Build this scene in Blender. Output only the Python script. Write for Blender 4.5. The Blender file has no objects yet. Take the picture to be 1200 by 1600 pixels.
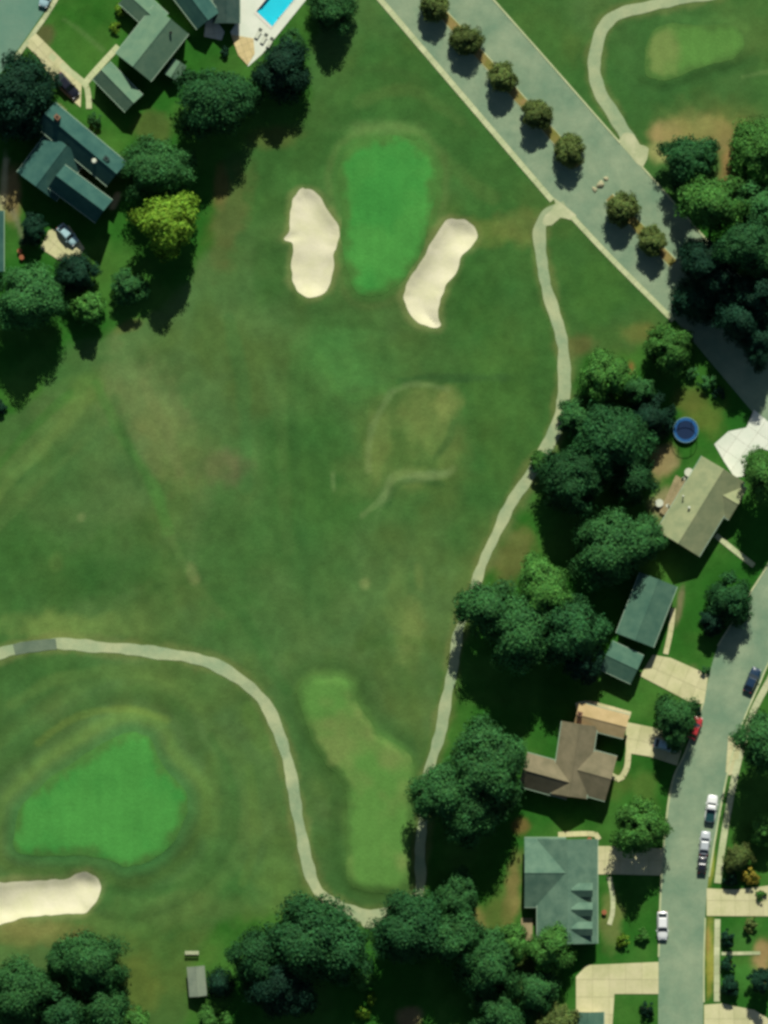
import bpy, bmesh, math, random
import numpy as np
from mathutils import Vector, Matrix
from mathutils.geometry import delaunay_2d_cdt

random.seed(7)
RNG = np.random.default_rng(7)
scene = bpy.context.scene
col = scene.collection
R = math.radians
S = 0.11                                   # metres per photograph pixel on the ground

# ------------------------------------------------------------------ camera
ALT = 1500.0
cam_d = bpy.data.cameras.new('camera')
cam = bpy.data.objects.new('camera', cam_d)
col.objects.link(cam)
cam.location = (0, 0, ALT)
cam.rotation_euler = (0, 0, 0)
cam_d.sensor_fit = 'VERTICAL'
cam_d.sensor_height = 24.0
cam_d.lens = 24.0 * ALT / (1600 * S)
cam_d.clip_start = 1.0
cam_d.clip_end = 20000.0
scene.camera = cam

# ------------------------------------------------------------------ sky and sun
SUN_EL, SUN_AZ = 40.0, 5.0                 # sun stands over the top edge of the picture
world = bpy.data.worlds.new('World')
scene.world = world
world.use_nodes = True
wn = world.node_tree
wn.nodes.clear()
sky = wn.nodes.new('ShaderNodeTexSky')
sky.sky_type = 'NISHITA'
sky.sun_disc = False
sky.sun_elevation = R(SUN_EL)
sky.sun_rotation = R(SUN_AZ)
bg = wn.nodes.new('ShaderNodeBackground')
bg.inputs['Strength'].default_value = 0.05
wo = wn.nodes.new('ShaderNodeOutputWorld')
wn.links.new(sky.outputs[0], bg.inputs[0])
wn.links.new(bg.outputs[0], wo.inputs[0])

sun_d = bpy.data.lights.new('sun', 'SUN')
sun_d.energy = 5.0
sun_d.angle = R(0.53)
sun_d.color = (1.0, 0.975, 0.86)
sun = bpy.data.objects.new('sun', sun_d)
col.objects.link(sun)
sdir = Vector((math.sin(R(SUN_AZ)) * math.cos(R(SUN_EL)), math.cos(R(SUN_AZ)) * math.cos(R(SUN_EL)), math.sin(R(SUN_EL))))
sun.rotation_euler = (-sdir).to_track_quat('-Z', 'Y').to_euler()
sun.location = sdir * 300

vs = scene.view_settings
vs.view_transform = 'Standard'
vs.look = 'None'
vs.exposure = 0.06
vs.gamma = 1.0
vs.use_curve_mapping = False
scene.cycles.max_bounces = 5
scene.cycles.diffuse_bounces = 1
scene.cycles.filter_width = 3.1
scene.render.film_transparent = False
LIGHT = 1.16                               # what a flat white surface in the sun renders as

# ------------------------------------------------------------------ helpers
def lin(c):
    c = c / 255.0
    return c / 12.92 if c <= 0.04045 else ((c + 0.055) / 1.055) ** 2.4
def C(r, g, b, k=1.0):
    return tuple(min(0.85, lin(v) / LIGHT * k) for v in (r, g, b))
def P(px, py):
    return ((px - 600) * S, (800 - py) * S)
def PV(px, py, z=0.0):
    return Vector(((px - 600) * S, (800 - py) * S, z))

def tag(o, label=None, cat=None, group=None, kind=None):
    if label: o['label'] = label
    if cat: o['category'] = cat
    if group: o['group'] = group
    if kind: o['kind'] = kind
    return o
def link(o, parent=None):
    col.objects.link(o)
    if parent is not None: o.parent = parent
    return o
def empty(name, loc=(0, 0, 0), rz=0.0, label=None, cat=None, group=None):
    o = bpy.data.objects.new(name, None)
    o.empty_display_size = 0.3
    o.location = loc
    o.rotation_euler = (0, 0, rz)
    link(o)
    return tag(o, label, cat, group)
def make_mesh(name, verts, faces, mats=None, smooth=False):
    me = bpy.data.meshes.new(name)
    me.from_pydata([tuple(v) for v in verts], [], [tuple(f) for f in faces])
    if mats is not None: me.materials.append(mats)
    if smooth: me.polygons.foreach_set('use_smooth', [True] * len(me.polygons))
    me.update()
    return me
def obj(name, me, parent=None, loc=(0, 0, 0), rz=0.0):
    o = bpy.data.objects.new(name, me)
    o.location = loc
    o.rotation_euler = (0, 0, rz)
    return link(o, parent)
class MB:
    """collects shapes for one mesh"""
    def __init__(s): s.v, s.f = [], []
    def box(s, x0, x1, y0, y1, z0, z1, M=None):
        b = len(s.v)
        pts = [(x0,y0,z0),(x1,y0,z0),(x1,y1,z0),(x0,y1,z0),(x0,y0,z1),(x1,y0,z1),(x1,y1,z1),(x0,y1,z1)]
        if M is not None: pts = [tuple(M @ Vector(p)) for p in pts]
        s.v += pts
        s.f += [tuple(b + i for i in f) for f in ((0,3,2,1),(4,5,6,7),(0,1,5,4),(1,2,6,5),(2,3,7,6),(3,0,4,7))]
        return s
    def poly_prism(s, pts, z0, z1):
        b, n = len(s.v), len(pts)
        s.v += [(x, y, z0) for x, y in pts] + [(x, y, z1) for x, y in pts]
        s.f += [tuple(b + i for i in reversed(range(n))), tuple(b + n + i for i in range(n))]
        s.f += [(b + i, b + (i + 1) % n, b + n + (i + 1) % n, b + n + i) for i in range(n)]
        return s
    def tube(s, pts, rad, n=8, cap=True):
        b = len(s.v)
        pts = [Vector(p) for p in pts]
        for i, p in enumerate(pts):
            d = (pts[min(i + 1, len(pts) - 1)] - pts[max(i - 1, 0)]).normalized()
            a = d.cross(Vector((0, 0, 1)) if abs(d.z) < 0.9 else Vector((1, 0, 0))).normalized()
            c = d.cross(a)
            r = rad[i] if isinstance(rad, (list, tuple)) else rad
            for k in range(n):
                t = 2 * math.pi * k / n
                s.v.append(tuple(p + (a * math.cos(t) + c * math.sin(t)) * r))
        for i in range(len(pts) - 1):
            for k in range(n):
                s.f.append((b + i*n + k, b + i*n + (k+1) % n, b + (i+1)*n + (k+1) % n, b + (i+1)*n + k))
        if cap:
            s.f.append(tuple(b + k for k in reversed(range(n))))
            s.f.append(tuple(b + (len(pts)-1)*n + k for k in range(n)))
        return s
    def raw(s, v, f):
        b = len(s.v)
        s.v += [tuple(p) for p in v]
        s.f += [tuple(b + i for i in q) for q in f]
        return s
    def mesh(s, name, m, smooth=False): return make_mesh(name, s.v, s.f, m, smooth)
    def build(s, name, m, parent=None, loc=(0, 0, 0), rz=0.0, smooth=False):
        return obj(name, s.mesh(name, m, smooth), parent, loc, rz)

# ------------------------------------------------------------------ materials
MATS = {}
def material(name, c1, c2=None, scale=0.6, detail=6, rough=0.9, bump=0.0, bscale=8.0, spec=0.2, metal=0.0,
             fine=0.0, fscale=6.0, attr=None, objvar=0.0, contrast=(0.35, 0.65), coat=0.0):
    if name in MATS: return MATS[name]
    m = bpy.data.materials.new(name)
    m.use_nodes = True
    nt = m.node_tree
    N, L = nt.nodes, nt.links
    p = N['Principled BSDF']
    p.inputs['Roughness'].default_value = rough
    p.inputs['Specular IOR Level'].default_value = spec
    p.inputs['Metallic'].default_value = metal
    p.inputs['Coat Weight'].default_value = coat
    tc = N.new('ShaderNodeNewGeometry')
    pos = tc.outputs['Position']
    if attr:
        a = N.new('ShaderNodeAttribute'); a.attribute_name = attr
        cur = a.outputs['Color']
    elif c2 is None:
        rgb = N.new('ShaderNodeRGB'); rgb.outputs[0].default_value = (*c1, 1); cur = rgb.outputs[0]
    else:
        n = N.new('ShaderNodeTexNoise'); n.inputs['Scale'].default_value = scale; n.inputs['Detail'].default_value = detail
        n.inputs['Roughness'].default_value = 0.62
        L.new(pos, n.inputs['Vector'])
        r = N.new('ShaderNodeValToRGB')
        r.color_ramp.elements[0].position = contrast[0]; r.color_ramp.elements[1].position = contrast[1]
        r.color_ramp.elements[0].color = (*c1, 1); r.color_ramp.elements[1].color = (*c2, 1)
        L.new(n.outputs['Fac'], r.inputs['Fac']); cur = r.outputs['Color']
    def mult(cur, fac_socket, amount):
        mr = N.new('ShaderNodeMapRange')
        mr.inputs['From Min'].default_value = 0.25; mr.inputs['From Max'].default_value = 0.75
        mr.inputs['To Min'].default_value = 1 - amount; mr.inputs['To Max'].default_value = 1 + amount
        L.new(fac_socket, mr.inputs['Value'])
        mx = N.new('ShaderNodeVectorMath'); mx.operation = 'SCALE'
        L.new(cur, mx.inputs[0]); L.new(mr.outputs[0], mx.inputs['Scale'])
        return mx.outputs[0]
    if fine > 0:
        for sc_, am in ((fscale, fine), (fscale * 0.22, fine * 0.7)):
            n = N.new('ShaderNodeTexNoise'); n.inputs['Scale'].default_value = sc_; n.inputs['Detail'].default_value = 5
            n.inputs['Roughness'].default_value = 0.7
            L.new(pos, n.inputs['Vector'])
            cur = mult(cur, n.outputs['Fac'], am)
    if objvar > 0:
        oi = N.new('ShaderNodeObjectInfo')
        mr = N.new('ShaderNodeMapRange'); mr.inputs['To Min'].default_value = 1 - objvar; mr.inputs['To Max'].default_value = 1 + objvar
        L.new(oi.outputs['Random'], mr.inputs['Value'])
        mx = N.new('ShaderNodeVectorMath'); mx.operation = 'SCALE'
        L.new(cur, mx.inputs[0]); L.new(mr.outputs[0], mx.inputs['Scale']); cur = mx.outputs[0]
    L.new(cur, p.inputs['Base Color'])
    if bump > 0:
        n = N.new('ShaderNodeTexNoise'); n.inputs['Scale'].default_value = bscale; n.inputs['Detail'].default_value = 4
        L.new(pos, n.inputs['Vector'])
        b = N.new('ShaderNodeBump'); b.inputs['Strength'].default_value = 1.0; b.inputs['Distance'].default_value = bump
        L.new(n.outputs['Fac'], b.inputs['Height']); L.new(b.outputs[0], p.inputs['Normal'])
    MATS[name] = m
    return m

M_GROUND = material('turf', (0, 0, 0), attr='turf', fine=0.13, fscale=2.2, bump=0.05, bscale=2.5, rough=1.0, spec=0.05)
M_GREEN = material('green_turf', C(60, 140, 60), C(78, 150, 66), scale=0.16, fine=0.07, fscale=1.6, rough=1.0, spec=0.05)
M_TEE = material('tee_turf', C(84, 135, 60), C(118, 142, 74), scale=0.12, fine=0.1, fscale=1.3, rough=1.0, spec=0.05, bump=0.02, bscale=2)
M_SAND = material('bunker_sand', C(218, 216, 176), C(226, 221, 190), scale=0.25, fine=0.035, fscale=1.5, bump=0.03, bscale=2.0, rough=1.0, spec=0.05)
M_ASPHALT = material('old_asphalt', C(116, 144, 116), C(146, 164, 132), scale=0.16, fine=0.11, fscale=3.0, rough=0.95, spec=0.1)
M_ASPHALT2 = material('blue_asphalt', C(96, 138, 118), C(114, 146, 124), scale=0.1, fine=0.06, fscale=3.0, rough=0.95, spec=0.1)
M_PATH = material('cart_path', C(142, 164, 126), C(178, 186, 142), scale=0.16, fine=0.09, fscale=2.0, rough=0.95, spec=0.1)
M_PATCH = material('path_patch', C(98, 116, 96), C(116, 132, 108), scale=0.3, fine=0.08, fscale=2.0, rough=0.95, spec=0.1)
M_KERB = material('kerb_concrete', C(178, 190, 142), C(200, 205, 160), scale=0.4, fine=0.06, fscale=3, rough=0.95, spec=0.1, objvar=0.05)
M_WALK = material('walk_concrete', C(172, 184, 138), C(204, 206, 164), scale=0.3, fine=0.08, fscale=2.5, rough=0.95, spec=0.1, objvar=0.08)
M_DRIVE = material('drive_concrete', C(192, 192, 142), C(214, 208, 164), scale=0.25, fine=0.06, fscale=2.5, rough=0.95, spec=0.1, objvar=0.07)
M_WHITE_CON = material('white_concrete', C(218, 226, 206), C(230, 234, 216), scale=0.3, fine=0.04, fscale=2.5, rough=0.9, spec=0.1, objvar=0.03)
M_JOINT = material('joint_dirt', C(146, 146, 106), C(164, 162, 120), scale=0.6, rough=1.0, spec=0.05)
M_VERGE = material('dry_verge', C(118, 124, 58), C(150, 132, 84), scale=0.3, fine=0.12, fscale=2.0, rough=1.0, spec=0.05)
M_SOIL = material('bare_soil', C(110, 92, 62), C(140, 118, 80), scale=0.3, fine=0.1, rough=1.0, spec=0.05)
M_PAVER = material('tan_paver', C(206, 188, 134), C(220, 200, 150), scale=0.5, fine=0.06, fscale=3, rough=0.95, spec=0.1, objvar=0.05)
M_BARK = material('bark', C(70, 58, 42), C(96, 82, 60), scale=3, rough=1.0, spec=0.05)
def roof_mat(name, a, b): return material(name, C(*a), C(*b), scale=0.5, fine=0.08, fscale=4.5, bump=0.02, bscale=6, rough=0.95, spec=0.1, objvar=0.03)
M_ROOF_PALE = roof_mat('roof_sage', (96, 130, 106), (112, 142, 114))
M_ROOF_TEAL = roof_mat('roof_teal', (50, 88, 82), (64, 102, 92))
M_ROOF_DARK = roof_mat('roof_slate', (52, 78, 72), (72, 92, 84))
M_ROOF_TAN = roof_mat('roof_tan', (138, 150, 112), (160, 166, 124))
M_ROOF_GREEN = roof_mat('roof_seagreen', (70, 106, 90), (86, 120, 100))
M_ROOF_BROWN = roof_mat('roof_brown', (112, 108, 84), (132, 124, 98))
M_ROOF_LTAN = roof_mat('roof_sandy', (174, 154, 110), (190, 168, 124))
M_ROOF_AQUA = roof_mat('roof_aqua', (84, 116, 98), (106, 136, 114))
M_WALL = material('siding', C(190, 186, 160), C(204, 198, 174), scale=1.2, rough=0.9, spec=0.15)
M_WALL2 = material('brick_wall', C(140, 96, 74), C(164, 116, 88), scale=1.5, rough=0.95, spec=0.1)
M_TRIM = material('white_trim', C(206, 212, 190), rough=0.6, spec=0.3)
M_GUTTER = material('gutter_metal', C(150, 176, 150), rough=0.5, spec=0.3)
M_PANE = material('window_glass', (0.02, 0.03, 0.035), rough=0.08, spec=0.6)
M_DOOR = material('door_paint', C(120, 60, 44), rough=0.6)
M_METAL = material('steel', (0.45, 0.46, 0.46), rough=0.35, metal=0.9)
M_CHIM = material('chimney_brick', C(120, 92, 74), C(146, 112, 88), scale=3, rough=0.95, spec=0.1)
M_BLACK = material('dark_opening', (0.012, 0.012, 0.012), rough=0.8)
M_WOOD = material('weathered_deck', C(150, 138, 104), C(174, 160, 122), scale=1.0, fine=0.1, fscale=5, rough=0.95, spec=0.1, objvar=0.08)
M_TYRE = material('tyre', (0.02, 0.02, 0.02), rough=0.9)
M_LAMP = material('lamp_glass', (0.75, 0.77, 0.78), rough=0.15, spec=0.5)
M_TAIL = material('tail_glass', (0.45, 0.02, 0.02), rough=0.2, spec=0.5)
M_BLUEPAD = material('blue_vinyl', C(28, 84, 140), C(34, 96, 150), scale=2, rough=0.5, spec=0.3)
M_JUMP = material('jump_mat', C(22, 44, 76), rough=0.8)
M_NET = material('net_pole', C(120, 160, 160), rough=0.5)
M_STONE = material('boulder_stone', C(160, 160, 124), C(190, 184, 148), scale=2, bump=0.05, bscale=4, rough=1.0, spec=0.1)
M_TERRA = material('terracotta', C(150, 92, 62), C(166, 106, 74), scale=2, rough=0.9)
M_POOL = material('pool_plaster', (0.03, 0.56, 0.66), (0.05, 0.64, 0.74), scale=0.4, rough=0.7)
M_COPING = material('pool_coping', C(224, 220, 206), C(234, 228, 212), scale=1, rough=0.8)

def water_material():
    m = bpy.data.materials.new('pool_water')
    m.use_nodes = True
    nt = m.node_tree; N, L = nt.nodes, nt.links
    N.clear()
    out = N.new('ShaderNodeOutputMaterial')
    tr = N.new('ShaderNodeBsdfTransparent'); tr.inputs[0].default_value = (0.72, 0.97, 1.0, 1)
    gl = N.new('ShaderNodeBsdfGlossy'); gl.inputs['Roughness'].default_value = 0.05
    n = N.new('ShaderNodeTexNoise'); n.inputs['Scale'].default_value = 2.2
    b = N.new('ShaderNodeBump'); b.inputs['Distance'].default_value = 0.03
    g = N.new('ShaderNodeNewGeometry')
    L.new(g.outputs['Position'], n.inputs['Vector']); L.new(n.outputs['Fac'], b.inputs['Height'])
    L.new(b.outputs[0], gl.inputs['Normal'])
    mx = N.new('ShaderNodeMixShader')
    mx.inputs[0].default_value = 0.04; L.new(tr.outputs[0], mx.inputs[1]); L.new(gl.outputs[0], mx.inputs[2])
    L.new(mx.outputs[0], out.inputs['Surface'])
    return m
M_WATER = water_material()

def leaf_material(name, c, var=0.2):
    m = bpy.data.materials.new(name)
    m.use_nodes = True
    nt = m.node_tree; N, L = nt.nodes, nt.links
    p = N['Principled BSDF']
    p.inputs['Roughness'].default_value = 0.75
    p.inputs['Specular IOR Level'].default_value = 0.12
    a = N.new('ShaderNodeAttribute'); a.attribute_name = 'leaf'
    mx = N.new('ShaderNodeVectorMath'); mx.operation = 'MULTIPLY'
    mx.inputs[1].default_value = c
    L.new(a.outputs['Color'], mx.inputs[0])
    oi = N.new('ShaderNodeObjectInfo')
    mr = N.new('ShaderNodeMapRange'); mr.inputs['To Min'].default_value = 1 - var; mr.inputs['To Max'].default_value = 1 + var
    L.new(oi.outputs['Random'], mr.inputs['Value'])
    sc_ = N.new('ShaderNodeVectorMath'); sc_.operation = 'SCALE'
    L.new(mx.outputs[0], sc_.inputs[0]); L.new(mr.outputs[0], sc_.inputs['Scale'])
    L.new(sc_.outputs[0], p.inputs['Base Color'])
    return m
LEAF = {
    'deep': leaf_material('leaf_deep', (0.020, 0.086, 0.026)),
    'mid': leaf_material('leaf_mid', (0.032, 0.122, 0.033)),
    'bright': leaf_material('leaf_bright', (0.056, 0.180, 0.033)),
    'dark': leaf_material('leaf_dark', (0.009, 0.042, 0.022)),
    'olive': leaf_material('leaf_olive', (0.090, 0.138, 0.036)),
    'yellow': leaf_material('leaf_yellow', (0.115, 0.235, 0.020)),
    'gold': leaf_material('leaf_gold', (0.240, 0.210, 0.030)),
}

# ------------------------------------------------------------------ outlines
def smooth_closed(pts, k=6):
    pts = np.array(pts, float); n = len(pts); out = []
    for i in range(n):
        p0, p1, p2, p3 = pts[i-1], pts[i], pts[(i+1) % n], pts[(i+2) % n]
        for t in np.linspace(0, 1, k, endpoint=False):
            out.append(0.5*((2*p1) + (-p0+p2)*t + (2*p0-5*p1+4*p2-p3)*t*t + (-p0+3*p1-3*p2+p3)*t**3))
    return np.array(out)
def smooth_open(pts, k=8):
    pts = np.array(pts, float); n = len(pts); out = []
    for i in range(n - 1):
        p1, p2 = pts[i], pts[i+1]
        p0 = pts[i-1] if i > 0 else 2*p1 - p2
        p3 = pts[i+2] if i + 2 < n else 2*p2 - p1
        for t in np.linspace(0, 1, k, endpoint=False):
            out.append(0.5*((2*p1) + (-p0+p2)*t + (2*p0-5*p1+4*p2-p3)*t*t + (-p0+3*p1-3*p2+p3)*t**3))
    out.append(pts[-1])
    return np.array(out)
def to_w(pts): return np.stack([(np.asarray(pts)[:, 0] - 600)*S, (800 - np.asarray(pts)[:, 1])*S], 1)
def wobble(w, amp, seed, freq=0.9):
    r = np.random.default_rng(seed); ph = r.uniform(0, 6.28, 8)
    d = np.zeros(len(w)); seg = np.r_[0, np.cumsum(np.hypot(*np.diff(w, axis=0).T))]
    for i in range(8): d += np.sin(seg*freq*(0.5 + 0.45*i) + ph[i])/(1 + 0.4*i)
    t = np.roll(w, -1, 0) - np.roll(w, 1, 0)
    nrm = np.stack([t[:, 1], -t[:, 0]], 1); nrm /= np.linalg.norm(nrm, axis=1)[:, None] + 1e-9
    return w + nrm*(d*amp)[:, None]

def signed_dist(q, poly):
    """negative inside; q (n,2) array, poly closed (m,2)"""
    d2 = np.full(len(q), 1e18); inside = np.zeros(len(q), bool)
    m = len(poly)
    for i in range(m):
        a, b = poly[i], poly[(i+1) % m]
        ab = b - a; l2 = ab @ ab + 1e-12
        t = np.clip(((q - a) @ ab)/l2, 0, 1)
        d2 = np.minimum(d2, ((q - a - t[:, None]*ab)**2).sum(1))
        c = ((a[1] > q[:, 1]) != (b[1] > q[:, 1]))
        with np.errstate(divide='ignore', invalid='ignore'):
            xi = (b[0]-a[0])*(q[:, 1]-a[1])/(b[1]-a[1] if b[1] != a[1] else 1e-12) + a[0]
        inside ^= c & (q[:, 0] < xi)
    d = np.sqrt(d2)
    return np.where(inside, -d, d)
def sd_near(q, poly, margin):
    lo, hi = poly.min(0) - margin, poly.max(0) + margin
    m = (q[:, 0] > lo[0]) & (q[:, 0] < hi[0]) & (q[:, 1] > lo[1]) & (q[:, 1] < hi[1])
    out = np.full(len(q), margin*1.0)
    if m.any(): out[m] = np.minimum(signed_dist(q[m], poly), margin)
    return out
def line_dist(q, pl, margin):
    lo, hi = pl.min(0) - margin, pl.max(0) + margin
    m = (q[:, 0] > lo[0]) & (q[:, 0] < hi[0]) & (q[:, 1] > lo[1]) & (q[:, 1] < hi[1])
    out = np.full(len(q), margin*1.0)
    if m.any():
        qq = q[m]; d2 = np.full(len(qq), 1e18)
        for a, b in zip(pl[:-1], pl[1:]):
            ab = b - a; t = np.clip(((qq - a) @ ab)/(ab @ ab + 1e-12), 0, 1)
            d2 = np.minimum(d2, ((qq - a - t[:, None]*ab)**2).sum(1))
        out[m] = np.minimum(np.sqrt(d2), margin)
    return out
def sstep(a, b, x):
    t = np.clip((x - a)/(b - a), 0, 1)
    return t*t*(3 - 2*t)
_lat = np.random.default_rng(3).random((256, 256))
def vnoise(q, scale, seed=0):
    x, y = q[:, 0]/scale + 37.3*seed + 91, q[:, 1]/scale + 17.7*seed + 53
    xi, yi = np.floor(x).astype(int), np.floor(y).astype(int)
    fx, fy = x - xi, y - yi
    fx, fy = fx*fx*(3-2*fx), fy*fy*(3-2*fy)
    g = lambda i, j: _lat[(xi+i) & 255, (yi+j) & 255]
    return (g(0,0)*(1-fx)+g(1,0)*fx)*(1-fy) + (g(0,1)*(1-fx)+g(1,1)*fx)*fy
def fbm(q, scale, seed=0, octs=4, gain=0.55):
    s, a, t = 0, 1.0, 0
    for i in range(octs):
        s = s + a*vnoise(q, scale/2**i, seed + i*5); t += a; a *= gain
    return s/t

GOLF_PX = [(-300,660),(0,655),(70,600),(110,545),(190,520),(260,480),(330,380),(345,280),(400,215),(480,190),(480,100),(490,60),(560,-10),(590,-40),(600,0),(700,118),(800,235),(868,320),(960,405),(1050,500),(990,545),(905,560),(900,640),(850,720),(800,830),(745,920),(705,1010),(680,1140),(660,1210),(650,1400),(590,1425),(480,1425),(330,1440),(290,1600),(280,1750),(-300,1750)]
GREEN1 = [(545,232),(578,216),(620,213),(658,225),(680,258),(681,300),(672,345),(660,388),(642,420),(617,450),(586,464),(556,455),(542,420),(532,372),(536,332),(528,292),(530,256)]
GREEN2 = [(154,1167),(200,1143),(235,1155),(254,1197),(291,1236),(287,1284),(252,1336),(200,1353),(158,1340),(90,1337),(26,1330),(27,1275),(54,1238),(92,1205)]
TEE = [(463,1081),(491,1057),(549,1063),(560,1098),(589,1143),(633,1172),(648,1200),(645,1260),(643,1312),(635,1390),(594,1396),(553,1386),(540,1350),(543,1250),(532,1222),(509,1194),(489,1161),(477,1125)]
TEE2 = [(1008,100),(1016,52),(1050,36),(1092,41),(1140,38),(1158,50),(1162,74),(1146,91),(1110,101),(1076,114),(1040,126),(1014,120)]
BUNK1 = [(477,295),(497,304),(510,327),(527,350),(530,370),(523,400),(518,433),(507,457),(484,465),(464,454),(455,433),(457,407),(458,381),(444,374),(452,360),(453,333),(459,307)]
BUNK2 = [(710,341),(733,346),(745,363),(740,380),(722,400),(712,427),(698,447),(687,473),(683,493),(688,508),(673,512),(653,503),(637,487),(631,467),(637,443),(657,410),(677,373),(691,351)]
BUNK3 = [(-80,1384),(-30,1380),(15,1378),(58,1376),(99,1375),(120,1364),(140,1363),(155,1376),(157,1394),(144,1416),(125,1427),(87,1430),(40,1433),(12,1441),(-30,1447),(-80,1440)]
PATH1 = [(884,322),(856,336),(843,365),(848,420),(866,490),(881,550),(880,620),(866,678),(845,712),(822,752),(790,802),(760,868),(737,930),(717,990),(704,1060),(691,1130),(676,1185),(664,1250),(657,1330),(655,1390),(640,1412)]
PATH2 = [(-90,1090),(-40,1042),(0,1021),(40,1011),(88,1006),(150,1010),(230,1018),(300,1028),(358,1050),(408,1092),(438,1150),(456,1220),(468,1290),(480,1348),(498,1393),(530,1417),(572,1430),(615,1424),(652,1404)]
PATH3 = [(1250,-60),(1130,-14),(1060,0),(1000,12),(955,30),(933,65),(929,110),(941,150),(962,186),(990,228)]
W = {k: to_w(smooth_closed(v)) for k, v in dict(g1=GREEN1, g2=GREEN2, t1=TEE, t2=TEE2, b1=BUNK1, b2=BUNK2, b3=BUNK3).items()}
for i, k in enumerate(W): W[k] = wobble(W[k], 0.10 if k[0] == 'g' else 0.09, 20 + i)
WG = to_w(smooth_closed(GOLF_PX, 3))
PL = [to_w(smooth_open(p)) for p in (PATH1, PATH2, PATH3)]

def H(q):
    """ground height in metres at points q (n,2)"""
    q = np.asarray(q, float)
    z = np.zeros(len(q))
    inside = sstep(0.5, 9.0, -signed_dist(q, WG))
    z += inside*((fbm(q, 22, 3, 3) - 0.5)*1.5 + (fbm(q, 8, 9, 2) - 0.5)*0.35)
    for k, h, w0 in (('g1', 0.55, 3.0), ('g2', 0.95, 5.0), ('t1', 0.65, 1.3)):
        sd = sd_near(q, W[k], 9.0)
        z += h*sstep(w0, -1.6, sd)
    sd = sd_near(q, W['t2'], 9.0)
    z += 0.4*sstep(2.0, -0.3, sd)
    for k in ('b1', 'b2', 'b3'):
        sd = sd_near(q, W[k], 9.0)
        z += 0.24*sstep(4.0, 0.2, sd)*sstep(-1.6, 0.3, sd) - 0.6*sstep(0.4, -3.0, sd)
    sd = sd_near(q, W['g2'], 14.0)
    z += 0.12*np.sin(np.clip(sd, 0, 12)*1.05)*sstep(13, 9, sd)*sstep(0, 1.5, sd)
    return z

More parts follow.
